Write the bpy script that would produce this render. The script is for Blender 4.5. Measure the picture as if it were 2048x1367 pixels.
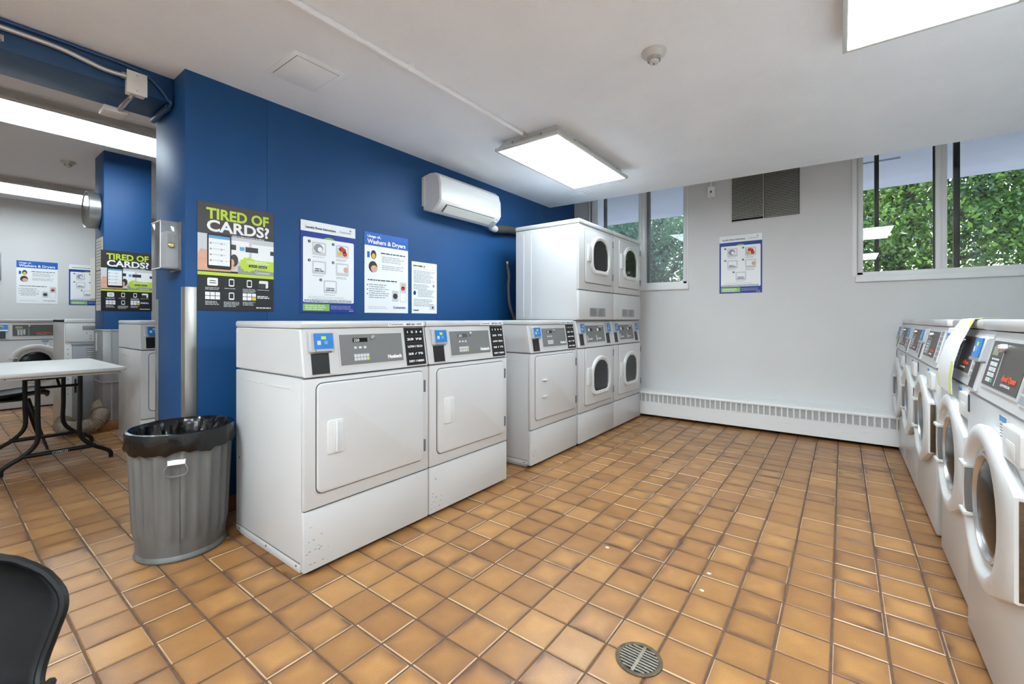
import bpy, bmesh, math, random
import numpy as np
from mathutils import Vector, Matrix
R = math.radians
PI = math.pi
random.seed(7)
for o in list(bpy.data.objects):
    bpy.data.objects.remove(o)
scene = bpy.context.scene
COL = scene.collection

# ------------------------------------------------------------------ camera, world, sun, exposure
TH = R(36.92); CAM_F = 879.5; CAM_H = 1.10; CAM_V0 = 638.3
cam_d = bpy.data.cameras.new('camera')
cam = bpy.data.objects.new('camera', cam_d); COL.objects.link(cam)
cam.location = (0, 0, CAM_H); cam.rotation_euler = (R(90), 0, TH)
cam_d.sensor_fit = 'HORIZONTAL'; cam_d.sensor_width = 36.0
cam_d.lens = CAM_F / 2048 * 36.0
cam_d.shift_y = -(683.5 - CAM_V0) / 2048
cam_d.clip_start = 0.02; cam_d.clip_end = 200
scene.camera = cam

world = bpy.data.worlds.new('world'); scene.world = world; world.use_nodes = True
wn = world.node_tree.nodes; wl = world.node_tree.links
bg = wn['Background']; bg.inputs['Strength'].default_value = 0.42
sky = wn.new('ShaderNodeTexSky'); sky.sky_type = 'NISHITA'
sky.sun_elevation = R(52); sky.sun_rotation = R(20); sky.sun_disc = False
sky.air_density = 1.0; sky.dust_density = 3.5; sky.ozone_density = 1.0
wl.new(sky.outputs[0], bg.inputs['Color'])

sun_d = bpy.data.lights.new('sun', 'SUN'); sun_d.energy = 1.8; sun_d.angle = R(3); sun_d.color = (1, .95, .85)
sun = bpy.data.objects.new('sun', sun_d); COL.objects.link(sun)
sun.location = (3, 14, 20)
sun.rotation_euler = Vector((-0.35, -0.55, -1.0)).to_track_quat('-Z', 'Y').to_euler()

scene.view_settings.view_transform = 'Standard'
scene.view_settings.look = 'None'
scene.view_settings.gamma = 1.0
scene.view_settings.use_curve_mapping = False
scene.view_settings.exposure = 1.55
scene.cycles.diffuse_bounces = 7; scene.cycles.max_bounces = 14
LAMP = 9.0

# ------------------------------------------------------------------ materials
def srgb(r, g, b):
    f = lambda c: (c / 255 / 12.92) if c / 255 <= .04045 else ((c / 255 + .055) / 1.055) ** 2.4
    return (f(r), f(g), f(b), 1)
MATS = {}
def mat(name, col, rough=.5, metal=0.0, noise=0.0, nscale=8.0, bump=0.0, bscale=60.0, spec=.5, emit=0.0, coat=0.0, alpha=1.0, stretch=None):
    m = bpy.data.materials.new(name); m.use_nodes = True
    nt = m.node_tree; b = nt.nodes['Principled BSDF']
    b.inputs['Base Color'].default_value = col
    b.inputs['Roughness'].default_value = rough
    b.inputs['Metallic'].default_value = metal
    b.inputs['Specular IOR Level'].default_value = spec
    b.inputs['Coat Weight'].default_value = coat
    b.inputs['Alpha'].default_value = alpha
    tc = nt.nodes.new('ShaderNodeTexCoord')
    vec = tc.outputs['Object']
    if stretch:
        mp = nt.nodes.new('ShaderNodeMapping'); mp.inputs['Scale'].default_value = stretch
        nt.links.new(vec, mp.inputs['Vector']); vec = mp.outputs[0]
    if noise > 0:
        n = nt.nodes.new('ShaderNodeTexNoise'); n.inputs['Scale'].default_value = nscale; n.inputs['Detail'].default_value = 5
        nt.links.new(vec, n.inputs['Vector'])
        r = nt.nodes.new('ShaderNodeValToRGB')
        r.color_ramp.elements[0].position = .3; r.color_ramp.elements[1].position = .72
        r.color_ramp.elements[0].color = [max(0, c * (1 - noise)) for c in col[:3]] + [1]
        r.color_ramp.elements[1].color = [min(1, c * (1 + noise * .5)) for c in col[:3]] + [1]
        nt.links.new(n.outputs['Fac'], r.inputs['Fac']); nt.links.new(r.outputs[0], b.inputs['Base Color'])
    if bump > 0:
        n2 = nt.nodes.new('ShaderNodeTexNoise'); n2.inputs['Scale'].default_value = bscale; n2.inputs['Detail'].default_value = 3
        nt.links.new(vec, n2.inputs['Vector'])
        bp = nt.nodes.new('ShaderNodeBump'); bp.inputs['Strength'].default_value = bump; bp.inputs['Distance'].default_value = .004
        nt.links.new(n2.outputs['Fac'], bp.inputs['Height']); nt.links.new(bp.outputs[0], b.inputs['Normal'])
    if emit > 0:
        b.inputs['Emission Color'].default_value = col; b.inputs['Emission Strength'].default_value = emit
    MATS[name] = m
    return m
mat('ceiling_paint', srgb(240, 245, 251), .9, bump=.55, bscale=130, noise=.03, nscale=3)
mat('ceiling_smooth', srgb(240, 245, 251), .85, bump=.08, bscale=80)
mat('wall_grey', srgb(212, 211, 210), .6, bump=.08, bscale=40, noise=.03, nscale=2)
mat('blue_paint', srgb(26, 76, 128), .5, bump=.10, bscale=30, noise=.10, nscale=2.2, spec=.35)
mat('beam_paint', srgb(34, 72, 116), .38, bump=.10, bscale=30, noise=.10, nscale=3, spec=.5)
mat('white_enamel', srgb(202, 202, 202), .28, noise=.02, nscale=3, spec=.5)
mat('white_plastic', srgb(214, 214, 213), .32)
mat('white_paint', srgb(228, 228, 227), .4)
mat('offwhite', srgb(222, 221, 216), .4)
mat('seam', srgb(95, 95, 95), .7)
mat('dark_gap', srgb(14, 14, 14), .8)
mat('panel_grey', srgb(116, 117, 117), .45, noise=.03, nscale=60)
mat('panel_brown', srgb(72, 68, 64), .4, noise=.03, nscale=60)
mat('black_plastic', srgb(22, 22, 23), .38)
mat('chair_black', srgb(14, 14, 15), .48, bump=.05, bscale=300, spec=.3)
mat('black_print', srgb(30, 29, 30), .45)
mat('dark_print', srgb(62, 57, 56), .4)
mat('white_print', srgb(240, 240, 240), .5)
mat('paper', srgb(240, 241, 242), .45)
mat('cream_paper', srgb(226, 222, 208), .5)
mat('grey_print', srgb(150, 152, 156), .55)
mat('light_print', srgb(205, 207, 210), .55)
mat('ink', srgb(40, 44, 60), .55)
mat('navy_print', srgb(14, 58, 148), .42)
mat('royal_print', srgb(30, 96, 190), .42)
mat('lime_print', srgb(190, 214, 62), .45)
mat('green_print', srgb(142, 190, 84), .45)
mat('skin_print', srgb(222, 172, 146), .55, noise=.12, nscale=30)
mat('red_print', srgb(210, 52, 38), .5)
mat('yellow_print', srgb(226, 190, 60), .5)
mat('orange_print', srgb(214, 84, 44), .5)
mat('sky_print', srgb(88, 160, 222), .45)
mat('sticker_blue', srgb(30, 120, 200), .35, noise=.12, nscale=50)
mat('reader_grey', srgb(178, 180, 182), .35)
mat('silver', srgb(190, 190, 188), .3, metal=.9)
mat('chrome', srgb(205, 205, 206), .26, metal=.75)
mat('steel_brushed', srgb(186, 184, 178), .34, metal=.85, noise=.12, nscale=20, stretch=(1, 1, .12))
mat('galv', srgb(114, 115, 114), .5, metal=.35, noise=.32, nscale=11, bump=.12, bscale=25, stretch=(1, 1, .16))
mat('galv_sheet', srgb(176, 178, 178), .45, metal=.55, noise=.18, nscale=14)
mat('fixture_metal', srgb(206, 206, 202), .4, metal=.35)
mat('bag', srgb(8, 8, 9), .22, bump=.6, bscale=30, spec=.5)
mat('dark_glass', srgb(16, 16, 17), .22, spec=.22)
mat('drum_dark', srgb(40, 37, 34), .35, noise=.4, nscale=14, stretch=(1, 1, .15))
mat('drum_laundry', srgb(120, 119, 118), .3, noise=.95, nscale=22)
mat('lcd', srgb(12, 14, 12), .2)
mat('lcd_green', srgb(138, 140, 108), .3)
mat('key_green', srgb(120, 168, 140), .4)
mat('table_top', srgb(198, 196, 192), .45, noise=.02, nscale=20)
mat('table_edge', srgb(190, 190, 186), .5)
mat('black_steel', srgb(20, 20, 21), .35, metal=.3)
mat('hose_grey', srgb(116, 114, 108), .55, metal=.3)
mat('foam_dark', srgb(74, 70, 66), .85, noise=.3, nscale=60)
mat('hose_beige', srgb(150, 136, 120), .6, noise=.3, nscale=30)
mat('cladding', srgb(160, 162, 163), .4, metal=.45, noise=.2, nscale=5)
mat('cabinet_grey', srgb(142, 146, 150), .45, metal=.3, noise=.08, nscale=8)
mat('base_tile', srgb(138, 92, 54), .4, noise=.2, nscale=8)
mat('grout', srgb(98, 74, 58), .85, noise=.3, nscale=25)
mat('concrete', srgb(158, 164, 178), .85, noise=.10, nscale=1.5, bump=.2, bscale=15)
mat('bronze', srgb(44, 38, 36), .5)
mat('bark', srgb(72, 60, 48), .9, noise=.4, nscale=8, bump=.6, bscale=12)
mat('bounce_paving', srgb(178, 180, 184), .9, noise=.1, nscale=4)
mat('lawn', srgb(92, 122, 60), .95, noise=.4, nscale=3)
mat('vent_metal', srgb(190, 186, 178), .5, metal=.2)
mat('brass', srgb(176, 160, 104), .3, metal=.8)
mat('drain_bar', srgb(150, 142, 128), .5, metal=.4, noise=.3, nscale=40)
mat('rust_dark', srgb(104, 90, 72), .6, metal=.5, noise=.4, nscale=40)
mat('yellow_tape', srgb(222, 236, 120), .4)
mat('mesh_grey', srgb(176, 177, 176), .6, noise=.18, nscale=90)
mat('floor_reflect_brown', srgb(92, 74, 54), .35, metal=.3, noise=.4, nscale=60)  # chrome hinge edge, brown floor reflection put into its colour

def mat_leaf(name, c1, c2):
    m = bpy.data.materials.new(name); m.use_nodes = True
    nt = m.node_tree; nt.nodes.clear()
    out = nt.nodes.new('ShaderNodeOutputMaterial')
    geo = nt.nodes.new('ShaderNodeNewGeometry')
    n = nt.nodes.new('ShaderNodeTexNoise'); n.inputs['Scale'].default_value = 1.6; n.inputs['Detail'].default_value = 4
    nt.links.new(geo.outputs['Position'], n.inputs['Vector'])
    r = nt.nodes.new('ShaderNodeValToRGB')
    r.color_ramp.elements[0].position = .35; r.color_ramp.elements[1].position = .65
    r.color_ramp.elements[0].color = c1; r.color_ramp.elements[1].color = c2
    nt.links.new(n.outputs['Fac'], r.inputs['Fac'])
    d = nt.nodes.new('ShaderNodeBsdfDiffuse'); t = nt.nodes.new('ShaderNodeBsdfTranslucent')
    g = nt.nodes.new('ShaderNodeBsdfGlossy'); g.inputs['Roughness'].default_value = .4
    mx = nt.nodes.new('ShaderNodeMixShader'); mx.inputs[0].default_value = .38
    m2 = nt.nodes.new('ShaderNodeMixShader'); m2.inputs[0].default_value = .06
    nt.links.new(r.outputs[0], d.inputs[0]); nt.links.new(r.outputs[0], t.inputs[0])
    nt.links.new(d.outputs[0], mx.inputs[1]); nt.links.new(t.outputs[0], mx.inputs[2])
    nt.links.new(mx.outputs[0], m2.inputs[1]); nt.links.new(g.outputs[0], m2.inputs[2])
    nt.links.new(m2.outputs[0], out.inputs[0])
    MATS[name] = m
mat_leaf('leaf_deep', srgb(22, 58, 26), srgb(80, 122, 48))
mat_leaf('leaf_bright', srgb(34, 74, 28), srgb(126, 164, 58))
mat_leaf('leaf_cool', srgb(48, 96, 66), srgb(120, 160, 120))

def mat_clear(name, tint, rough, haze, f0=1.45):
    m = bpy.data.materials.new(name); m.use_nodes = True
    nt = m.node_tree; nt.nodes.clear()
    out = nt.nodes.new('ShaderNodeOutputMaterial')
    fr = nt.nodes.new('ShaderNodeFresnel'); fr.inputs['IOR'].default_value = f0
    tr = nt.nodes.new('ShaderNodeBsdfTransparent'); tr.inputs[0].default_value = tint
    gl = nt.nodes.new('ShaderNodeBsdfGlossy'); gl.inputs['Roughness'].default_value = rough
    df = nt.nodes.new('ShaderNodeBsdfDiffuse'); df.inputs[0].default_value = (.8, .82, .84, 1)
    m1 = nt.nodes.new('ShaderNodeMixShader'); m1.inputs[0].default_value = haze
    nt.links.new(tr.outputs[0], m1.inputs[1]); nt.links.new(df.outputs[0], m1.inputs[2])
    m2 = nt.nodes.new('ShaderNodeMixShader')
    nt.links.new(fr.outputs[0], m2.inputs[0]); nt.links.new(m1.outputs[0], m2.inputs[1]); nt.links.new(gl.outputs[0], m2.inputs[2])
    nt.links.new(m2.outputs[0], out.inputs[0])
    MATS[name] = m
mat_clear('window_glass', (.93, .96, .95, 1), .0, .0, 1.42)
mat_clear('hazy_glass', (.9, .95, .97, 1), .0, .12, 1.42)  # glass with a slight diffuse haze mixed in
mat_clear('clear_plastic', (.92, .93, .94, 1), .08, .16, 1.6)

def mat_lens(name, k):
    m = bpy.data.materials.new(name); m.use_nodes = True
    b = m.node_tree.nodes['Principled BSDF']
    b.inputs['Base Color'].default_value = (.9, .9, .9, 1); b.inputs['Roughness'].default_value = .4
    b.inputs['Emission Color'].default_value = (.805, .932, 1.0, 1); b.inputs['Emission Strength'].default_value = LAMP * k
    MATS[name] = m
mat_lens('lamp_lens', 1.15); mat_lens('lamp_lens_dimmed', .68); mat_lens('lamp_lens_far', .62); mat_lens('lamp_lens_boosted', 1.75)  # same lamp type: dimmed over the dryers, boosted behind the camera to balance light

# floor tile: colour per tile from the tile's place in the lattice, darker flashed edges, pale worn edges
TPX, TPY, TOX, TOY = .1528, .1536, -1.7106, .9274
def mat_tile():
    m = bpy.data.materials.new('floor_tile'); m.use_nodes = True
    nt = m.node_tree; N = nt.nodes; L = nt.links; b = N['Principled BSDF']
    def math_(op, a, bb=None, c=None):
        n = N.new('ShaderNodeMath'); n.operation = op
        for i, v in enumerate((a, bb, c)):
            if v is None: continue
            if isinstance(v, (int, float)): n.inputs[i].default_value = v
            else: L.new(v, n.inputs[i])
        return n.outputs[0]
    geo = N.new('ShaderNodeNewGeometry'); sx = N.new('ShaderNodeSeparateXYZ'); L.new(geo.outputs['Position'], sx.inputs[0])
    u = math_('DIVIDE', math_('SUBTRACT', sx.outputs[0], TOX - 60 * TPX), TPX)
    v = math_('DIVIDE', math_('SUBTRACT', sx.outputs[1], TOY - 60 * TPY), TPY)
    iu, iv = math_('FLOOR', u), math_('FLOOR', v)
    fu, fv = math_('FRACT', u), math_('FRACT', v)
    cell = N.new('ShaderNodeCombineXYZ'); L.new(iu, cell.inputs[0]); L.new(iv, cell.inputs[1])
    wn_ = N.new('ShaderNodeTexWhiteNoise'); wn_.noise_dimensions = '2D'; L.new(cell.outputs[0], wn_.inputs['Vector'])
    rnd = wn_.outputs['Value']; rc = N.new('ShaderNodeSeparateColor'); L.new(wn_.outputs['Color'], rc.inputs[0])
    eu = math_('MINIMUM', fu, math_('SUBTRACT', 1.0, fu)); ev = math_('MINIMUM', fv, math_('SUBTRACT', 1.0, fv))
    e = math_('MINIMUM', eu, ev)
    # in-tile mottling
    n1 = N.new('ShaderNodeTexNoise'); n1.inputs['Scale'].default_value = 7; n1.inputs['Detail'].default_value = 3; n1.normalize = True
    off = N.new('ShaderNodeVectorMath'); off.operation = 'MULTIPLY_ADD'
    L.new(cell.outputs[0], off.inputs[0]); off.inputs[1].default_value = (3.7, 5.3, 1); L.new(geo.outputs['Position'], off.inputs[2])
    L.new(off.outputs[0], n1.inputs['Vector'])
    n2 = N.new('ShaderNodeTexNoise'); n2.inputs['Scale'].default_value = 220; n2.inputs['Detail'].default_value = 2
    L.new(geo.outputs['Position'], n2.inputs['Vector'])
    # base ramp
    ramp = N.new('ShaderNodeValToRGB')
    ramp.color_ramp.elements[0].position = 0.0; ramp.color_ramp.elements[0].color = srgb(132, 90, 54)
    ramp.color_ramp.elements[1].position = 1.0; ramp.color_ramp.elements[1].color = srgb(188, 140, 84)
    mid = ramp.color_ramp.elements.new(.5); mid.color = srgb(160, 114, 67)
    t = math_('ADD', math_('MULTIPLY', rnd, .40), math_('MULTIPLY', math_('MULTIPLY_ADD', n1.outputs['Fac'], 1.8, -.4), .62))
    t = math_('ADD', t, math_('MULTIPLY', math_('SUBTRACT', n2.outputs['Fac'], .5), .55))
    tcl = N.new('ShaderNodeClamp'); L.new(t, tcl.inputs[0]); tcl.inputs[1].default_value = .02; tcl.inputs[2].default_value = .98
    L.new(tcl.outputs[0], ramp.inputs['Fac'])
    # flashed darker rim, stronger where the noise is high
    rim = math_('SUBTRACT', 1.0, math_('MULTIPLY', e, 2.9)); rim = math_('MAXIMUM', rim, 0)
    rim = math_('MULTIPLY', math_('POWER', rim, 1.6), math_('MULTIPLY_ADD', n1.outputs['Fac'], 3.6, -1.05))
    rim = math_('MULTIPLY', rim, math_('MULTIPLY_ADD', rc.outputs[1], .9, .25))
    cl = N.new('ShaderNodeClamp'); L.new(rim, cl.inputs[0])
    mx = N.new('ShaderNodeMix'); mx.data_type = 'RGBA'; L.new(cl.outputs[0], mx.inputs[0]); L.new(ramp.outputs[0], mx.inputs[6]); mx.inputs[7].default_value = srgb(92, 60, 44)
    # pale worn edge on some tiles / sides
    n3 = N.new('ShaderNodeTexNoise'); n3.inputs['Scale'].default_value = 6; n3.inputs['Detail'].default_value = 2
    off2 = N.new('ShaderNodeVectorMath'); off2.operation = 'MULTIPLY_ADD'
    L.new(cell.outputs[0], off2.inputs[0]); off2.inputs[1].default_value = (7.1, 2.9, 1); L.new(geo.outputs['Position'], off2.inputs[2])
    L.new(off2.outputs[0], n3.inputs['Vector'])
    sd = lambda a, r_, th: math_('MULTIPLY', math_('LESS_THAN', a, .044), math_('GREATER_THAN', r_, th))
    edge = math_('MAXIMUM', math_('MAXIMUM', sd(fu, rc.outputs[0], .66), sd(math_('SUBTRACT', 1.0, fu), rc.outputs[1], .70)), math_('MAXIMUM', sd(fv, rc.outputs[2], .62), sd(math_('SUBTRACT', 1.0, fv), rnd, .68)))
    edge = math_('MULTIPLY', edge, math_('MULTIPLY_ADD', n3.outputs['Fac'], 1.1, .05))
    mx2 = N.new('ShaderNodeMix'); mx2.data_type = 'RGBA'; L.new(edge, mx2.inputs[0]); L.new(mx.outputs[2], mx2.inputs[6]); mx2.inputs[7].default_value = srgb(218, 186, 146)
    L.new(mx2.outputs[2], b.inputs['Base Color'])
    b.inputs['Roughness'].default_value = .33
    ro = math_('ADD', math_('MULTIPLY', n1.outputs['Fac'], .09), math_('MULTIPLY_ADD', rc.outputs[2], .05, .275)); L.new(ro, b.inputs['Roughness'])
    b.inputs['Specular IOR Level'].default_value = .5
    bp = N.new('ShaderNodeBump'); bp.inputs['Strength'].default_value = .22; bp.inputs['Distance'].default_value = .0012
    L.new(n2.outputs['Fac'], bp.inputs['Height']); L.new(bp.outputs[0], b.inputs['Normal'])
    MATS['floor_tile'] = m
mat_tile()

# ------------------------------------------------------------------ mesh helpers
def link(name, me, m, parent=None, smooth=True):
    if smooth:
        me.polygons.foreach_set('use_smooth', [True] * len(me.polygons))
        me.set_sharp_from_angle(angle=R(32))
    o = bpy.data.objects.new(name, me); COL.objects.link(o)
    for mm in (m if isinstance(m, (list, tuple)) else [m]):
        me.materials.append(MATS[mm])
    o.parent = parent
    return o
class MB:
    def __init__(s): s.v = []; s.f = []; s.mi = []; s.cur = 0
    def add(s, vs, fs):
        b = len(s.v); s.v += [tuple(p) for p in vs]
        for f in fs: s.f.append(tuple(b + i for i in f)); s.mi.append(s.cur)
        return s
    def box(s, x0, x1, y0, y1, z0, z1, c=0.0):
        if c <= 0:
            vs = [(x0, y0, z0), (x1, y0, z0), (x1, y1, z0), (x0, y1, z0), (x0, y0, z1), (x1, y0, z1), (x1, y1, z1), (x0, y1, z1)]
            return s.add(vs, [(0, 3, 2, 1), (4, 5, 6, 7), (0, 1, 5, 4), (1, 2, 6, 5), (2, 3, 7, 6), (3, 0, 4, 7)])
        bm = bmesh.new()
        bmesh.ops.create_cube(bm, size=1)
        for v in bm.verts:
            v.co = Vector(((x0 + x1) / 2 + v.co.x * (x1 - x0), (y0 + y1) / 2 + v.co.y * (y1 - y0), (z0 + z1) / 2 + v.co.z * (z1 - z0)))
        c = min(c, .49 * min(x1 - x0, y1 - y0, z1 - z0))
        bmesh.ops.bevel(bm, geom=list(bm.edges), offset=c, segments=2, profile=.5, affect='EDGES')
        bm.verts.index_update()
        s.add([v.co[:] for v in bm.verts], [[v.index for v in f.verts] for f in bm.faces]); bm.free()
        return s
    def loft(s, rings, cap0=True, cap1=True, closed=True):
        n = len(rings[0]); vs = [p for r in rings for p in r]; fs = []
        for k in range(len(rings) - 1):
            for i in range(n if closed else n - 1):
                j = (i + 1) % n
                fs.append((k * n + i, k * n + j, (k + 1) * n + j, (k + 1) * n + i))
        if cap0: fs.append(tuple(range(n))[::-1])
        if cap1: fs.append(tuple((len(rings) - 1) * n + i for i in range(n)))
        return s.add(vs, fs)
    def plate(s, pts, y0, y1, ch=0.0):
        """pts: function(inset)->[(x,z)] counter-clockwise; front at y0 (towards -y), back at y1"""
        rings = [[(x, y1, z) for x, z in pts(0)]]
        if ch > 0:
            rings += [[(x, y0 + ch, z) for x, z in pts(0)], [(x, y0 + ch * .3, z) for x, z in pts(ch * .3)], [(x, y0, z) for x, z in pts(ch)]]
        else: rings += [[(x, y0, z) for x, z in pts(0)]]
        return s.loft(rings)
    def xprism(s, prof, x0, x1, c=0.0):
        """prof [(y,z)] extruded along x"""
        if c <= 0: return s.loft([[(x0, y, z) for y, z in prof], [(x1, y, z) for y, z in prof]])
        cy = sum(p[0] for p in prof) / len(prof); cz = sum(p[1] for p in prof) / len(prof)
        def sh(k): return [(y - math.copysign(min(k, abs(y - cy)), y - cy), z - math.copysign(min(k, abs(z - cz)), z - cz)) for y, z in prof]
        return s.loft([[(x0, y, z) for y, z in sh(c)], [(x0 + c, y, z) for y, z in prof], [(x1 - c, y, z) for y, z in prof], [(x1, y, z) for y, z in sh(c)]])
    def tube(s, path, r, n=10, caps=True, ry=None):
        P = [Vector(p) for p in path]; rings = []
        rr = r if isinstance(r, (list, tuple)) else [r] * len(P)
        up = Vector((0, 0, 1)); prev = None
        for i, p in enumerate(P):
            t = ((P[i + 1] - p) if i == 0 else (p - P[i - 1]) if i == len(P) - 1 else (P[i + 1] - P[i - 1])).normalized()
            if prev is None:
                a = t.cross(up) if abs(t.dot(up)) < .95 else t.cross(Vector((1, 0, 0)))
            else: a = prev - t * prev.dot(t)
            a.normalize(); bvec = t.cross(a); prev = a
            rings.append([tuple(p + a * (rr[i] * math.cos(2 * PI * k / n)) + bvec * ((ry or rr[i]) * math.sin(2 * PI * k / n))) for k in range(n)])
        return s.loft(rings, caps, caps)
    def lathe(s, prof, n=32, c=(0, 0, 0), cap0=False, cap1=False, axis='z'):
        rings = []
        for r, h in prof:
            ring = []
            for k in range(n):
                a = 2 * PI * k / n
                if axis == 'z': ring.append((c[0] + r * math.cos(a), c[1] + r * math.sin(a), c[2] + h))
                elif axis == 'y': ring.append((c[0] + r * math.cos(a), c[1] + h, c[2] + r * math.sin(a)))
                else: ring.append((c[0] + h, c[1] + r * math.cos(a), c[2] + r * math.sin(a)))
            rings.append(ring)
        return s.loft(rings, cap0, cap1)
    def mesh(s, name):
        me = bpy.data.meshes.new(name); me.from_pydata(s.v, [], s.f)
        bm = bmesh.new(); bm.from_mesh(me); bmesh.ops.recalc_face_normals(bm, faces=bm.faces); bm.to_mesh(me); bm.free()
        if any(s.mi): me.polygons.foreach_set('material_index', s.mi)
        return me
    def build(s, name, m, parent=None, smooth=True): return link(name, s.mesh(name), m, parent, smooth)
def rrect(x0, x1, z0, z1, r, seg=4):
    def f(i):
        a0, a1, b0, b1 = x0 + i, x1 - i, z0 + i, z1 - i; rr = max(r - i, .0005); out = []
        for cx, cz, st in ((a1 - rr, b1 - rr, 0), (a0 + rr, b1 - rr, 90), (a0 + rr, b0 + rr, 180), (a1 - rr, b0 + rr, 270)):
            for k in range(seg + 1):
                a = R(st + 90 * k / seg); out.append((cx + rr * math.cos(a), cz + rr * math.sin(a)))
        return out
    return f
def tag(o, label, cat, group=None, kind=None):
    if label: o['label'] = label
    if cat: o['category'] = cat
    if group: o['group'] = group
    if kind: o['kind'] = kind
    return o
def thing(name, label, cat, loc=(0, 0, 0), rz=0.0, group=None, kind=None):
    o = bpy.data.objects.new(name, None); COL.objects.link(o); o.empty_display_size = .1
    o.location = loc; o.rotation_euler = (0, 0, rz)
    return tag(o, label, cat, group, kind)
def struct(name, mb, m, parent=None):
    o = mb.build(name, m, parent)
    if parent is None: o['kind'] = 'structure'
    return o
def bx(name, x0, x1, y0, y1, z0, z1, m, parent=None, c=0.0): return MB().box(x0, x1, y0, y1, z0, z1, c).build(name, m, parent)
def text(name, s, x, z, y, size, m, parent, align='LEFT', bold=0.0, w=None, shear=0.0):
    cu = bpy.data.curves.new(name, 'FONT'); cu.body = s; cu.size = size; cu.align_x = align; cu.extrude = .0003
    cu.offset = bold; cu.shear = shear; cu.resolution_u = 3
    o = bpy.data.objects.new(name, cu); COL.objects.link(o); cu.materials.append(MATS[m])
    o.parent = parent; o.location = (x, y, z); o.rotation_euler = (R(90), 0, 0)
    dg = bpy.context.evaluated_depsgraph_get()
    me = bpy.data.meshes.new_from_object(o.evaluated_get(dg)); me.materials.clear(); me.materials.append(MATS[m])
    if w:
        xs = [v.co.x for v in me.vertices]; k = w / (max(xs) - min(xs)); me.transform(Matrix.Diagonal((k, 1, 1, 1)))
    bpy.data.objects.remove(o); bpy.data.curves.remove(cu)
    o = bpy.data.objects.new(name, me); COL.objects.link(o)
    o.parent = parent; o.location = (x, y, z); o.rotation_euler = (R(90), 0, 0)
    return o
def fine(name, x0, x1, z1, dz, n, m, parent, y, th=.35, seed=1, rag=.25):
    """n lines of small print: word-like dashes"""
    rng = random.Random(seed); mb = MB()
    for i in range(n):
        z = z1 - i * dz; x = x0; end = x1 - (x1 - x0) * rag * rng.random()
        while x < end - dz * .5:
            w = min(dz * (.6 + 2.2 * rng.random()), end - x)
            mb.box(x, x + w, y - .0003, y, z - dz * th, z); x += w + dz * .35
    return mb.build(name, m, parent, smooth=False)
def copy_tree(o, parent=None):
    c = o.copy(); COL.objects.link(c); c.parent = parent
    for ch in list(o.children): copy_tree(ch, c)
    return c

FRONT_XP, FRONT_XN = R(90), R(-90)      # local front (-y) turned to world +x / world -x

# ------------------------------------------------------------------ the setting
XB, YW, XR, XL, YF = -2.81, 5.10, 1.42, -9.20, -2.6
ZC, ZU = 2.44, 2.77

# floor: grout bed + tiles
floor = struct('floor', MB().box(XL - .1, XR + .1, YF - .1, YW + .1, -.06, -.003), 'grout')
hx, hy, ch = TPX / 2 - .0038, TPY / 2 - .0036, .003
tmb = MB()
rg = lambda i, z: [(hx - i, hy - i, z), (-hx + i, hy - i, z), (-hx + i, -hy + i, z), (hx - i, -hy + i, z)]
tmb.loft([rg(0, -.012), rg(0, -ch * .7), rg(ch, 0)], cap0=False)
tile_me = tmb.mesh('tile'); tile_me.materials.append(MATS['floor_tile'])
def project(X, Y, Z=0.0):
    d = -X * math.sin(TH) + Y * math.cos(TH); l = X * math.cos(TH) + Y * math.sin(TH)
    return (1024 + CAM_F * l / d, CAM_V0 - CAM_F * (Z - CAM_H) / d, d) if d > .05 else None
blocks = [(-2.5, -1.86, .99, 2.33), (-2.5, -1.86, 2.7, 4.8), (.42, 1.4, 1.5, 5.1), (-3.0, -2.82, .85, 5.1), (-9.2, -2.9, 1.5, 5.1), (-9.2, -6.9, .3, 5.1)]
tiles = []
for i in range(-52, 22):
    for j in range(-25, 29):
        x = TOX + (i + .5) * TPX; y = TOY + (j + .5) * TPY
        if not (XL < x < XR and YF < y < YW): continue
        if math.hypot(x + .527, y - 1.385) < .075: pass
        p = project(x, y); area = 0
        if p and 0 < p[0] < 2048 and p[1] < 1367 and not any(a < x < b and c < y < d for a, b, c, d in blocks):
            q = [project(x + a, y + b) for a, b in ((-hx, -hy), (hx, -hy), (hx, hy), (-hx, hy))]
            if all(q):
                area = abs(sum(q[k][0] * q[(k + 1) % 4][1] - q[(k + 1) % 4][0] * q[k][1] for k in range(4))) / 2
        tiles.append((area, x, y))
tiles.sort(key=lambda t: -t[0])
rng = random.Random(3)
rest = MB()
for k, (a, x, y) in enumerate(tiles):
    dz = rng.uniform(-.0006, .0004); tx, ty = rng.uniform(-.004, .004), rng.uniform(-.004, .004)
    if k < 300:
        o = bpy.data.objects.new('tile', tile_me); COL.objects.link(o); o.parent = floor
        o.location = (x, y, dz); o.rotation_euler = (tx, ty, rng.uniform(-.004, .004))
    else:
        rest.add([(x + vx, y + vy, vz + dz + vx * -ty + vy * tx) for vx, vy, vz in tmb.v], tmb.f)
rest_o = rest.build('tiles', 'floor_tile', floor, smooth=False); rest_o['kind'] = 'stuff'

# dropped ceiling over the laundry room, stopping short of the window wall; upper ceiling over all
ce = MB()
poly = [(XR, YF), (XR, 4.72), (XB, 4.50), (XB, .83), (-2.99, .83), (-2.99, YF)]
ce.loft([[(x, y, ZC) for x, y in poly], [(x, y, ZC + .05) for x, y in poly]])
struct('ceiling', ce, 'ceiling_paint')
struct('ceiling', MB().box(XL - .1, XR + .1, YF - .1, YW + .1, ZU, ZU + .1), 'ceiling_smooth')

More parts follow.
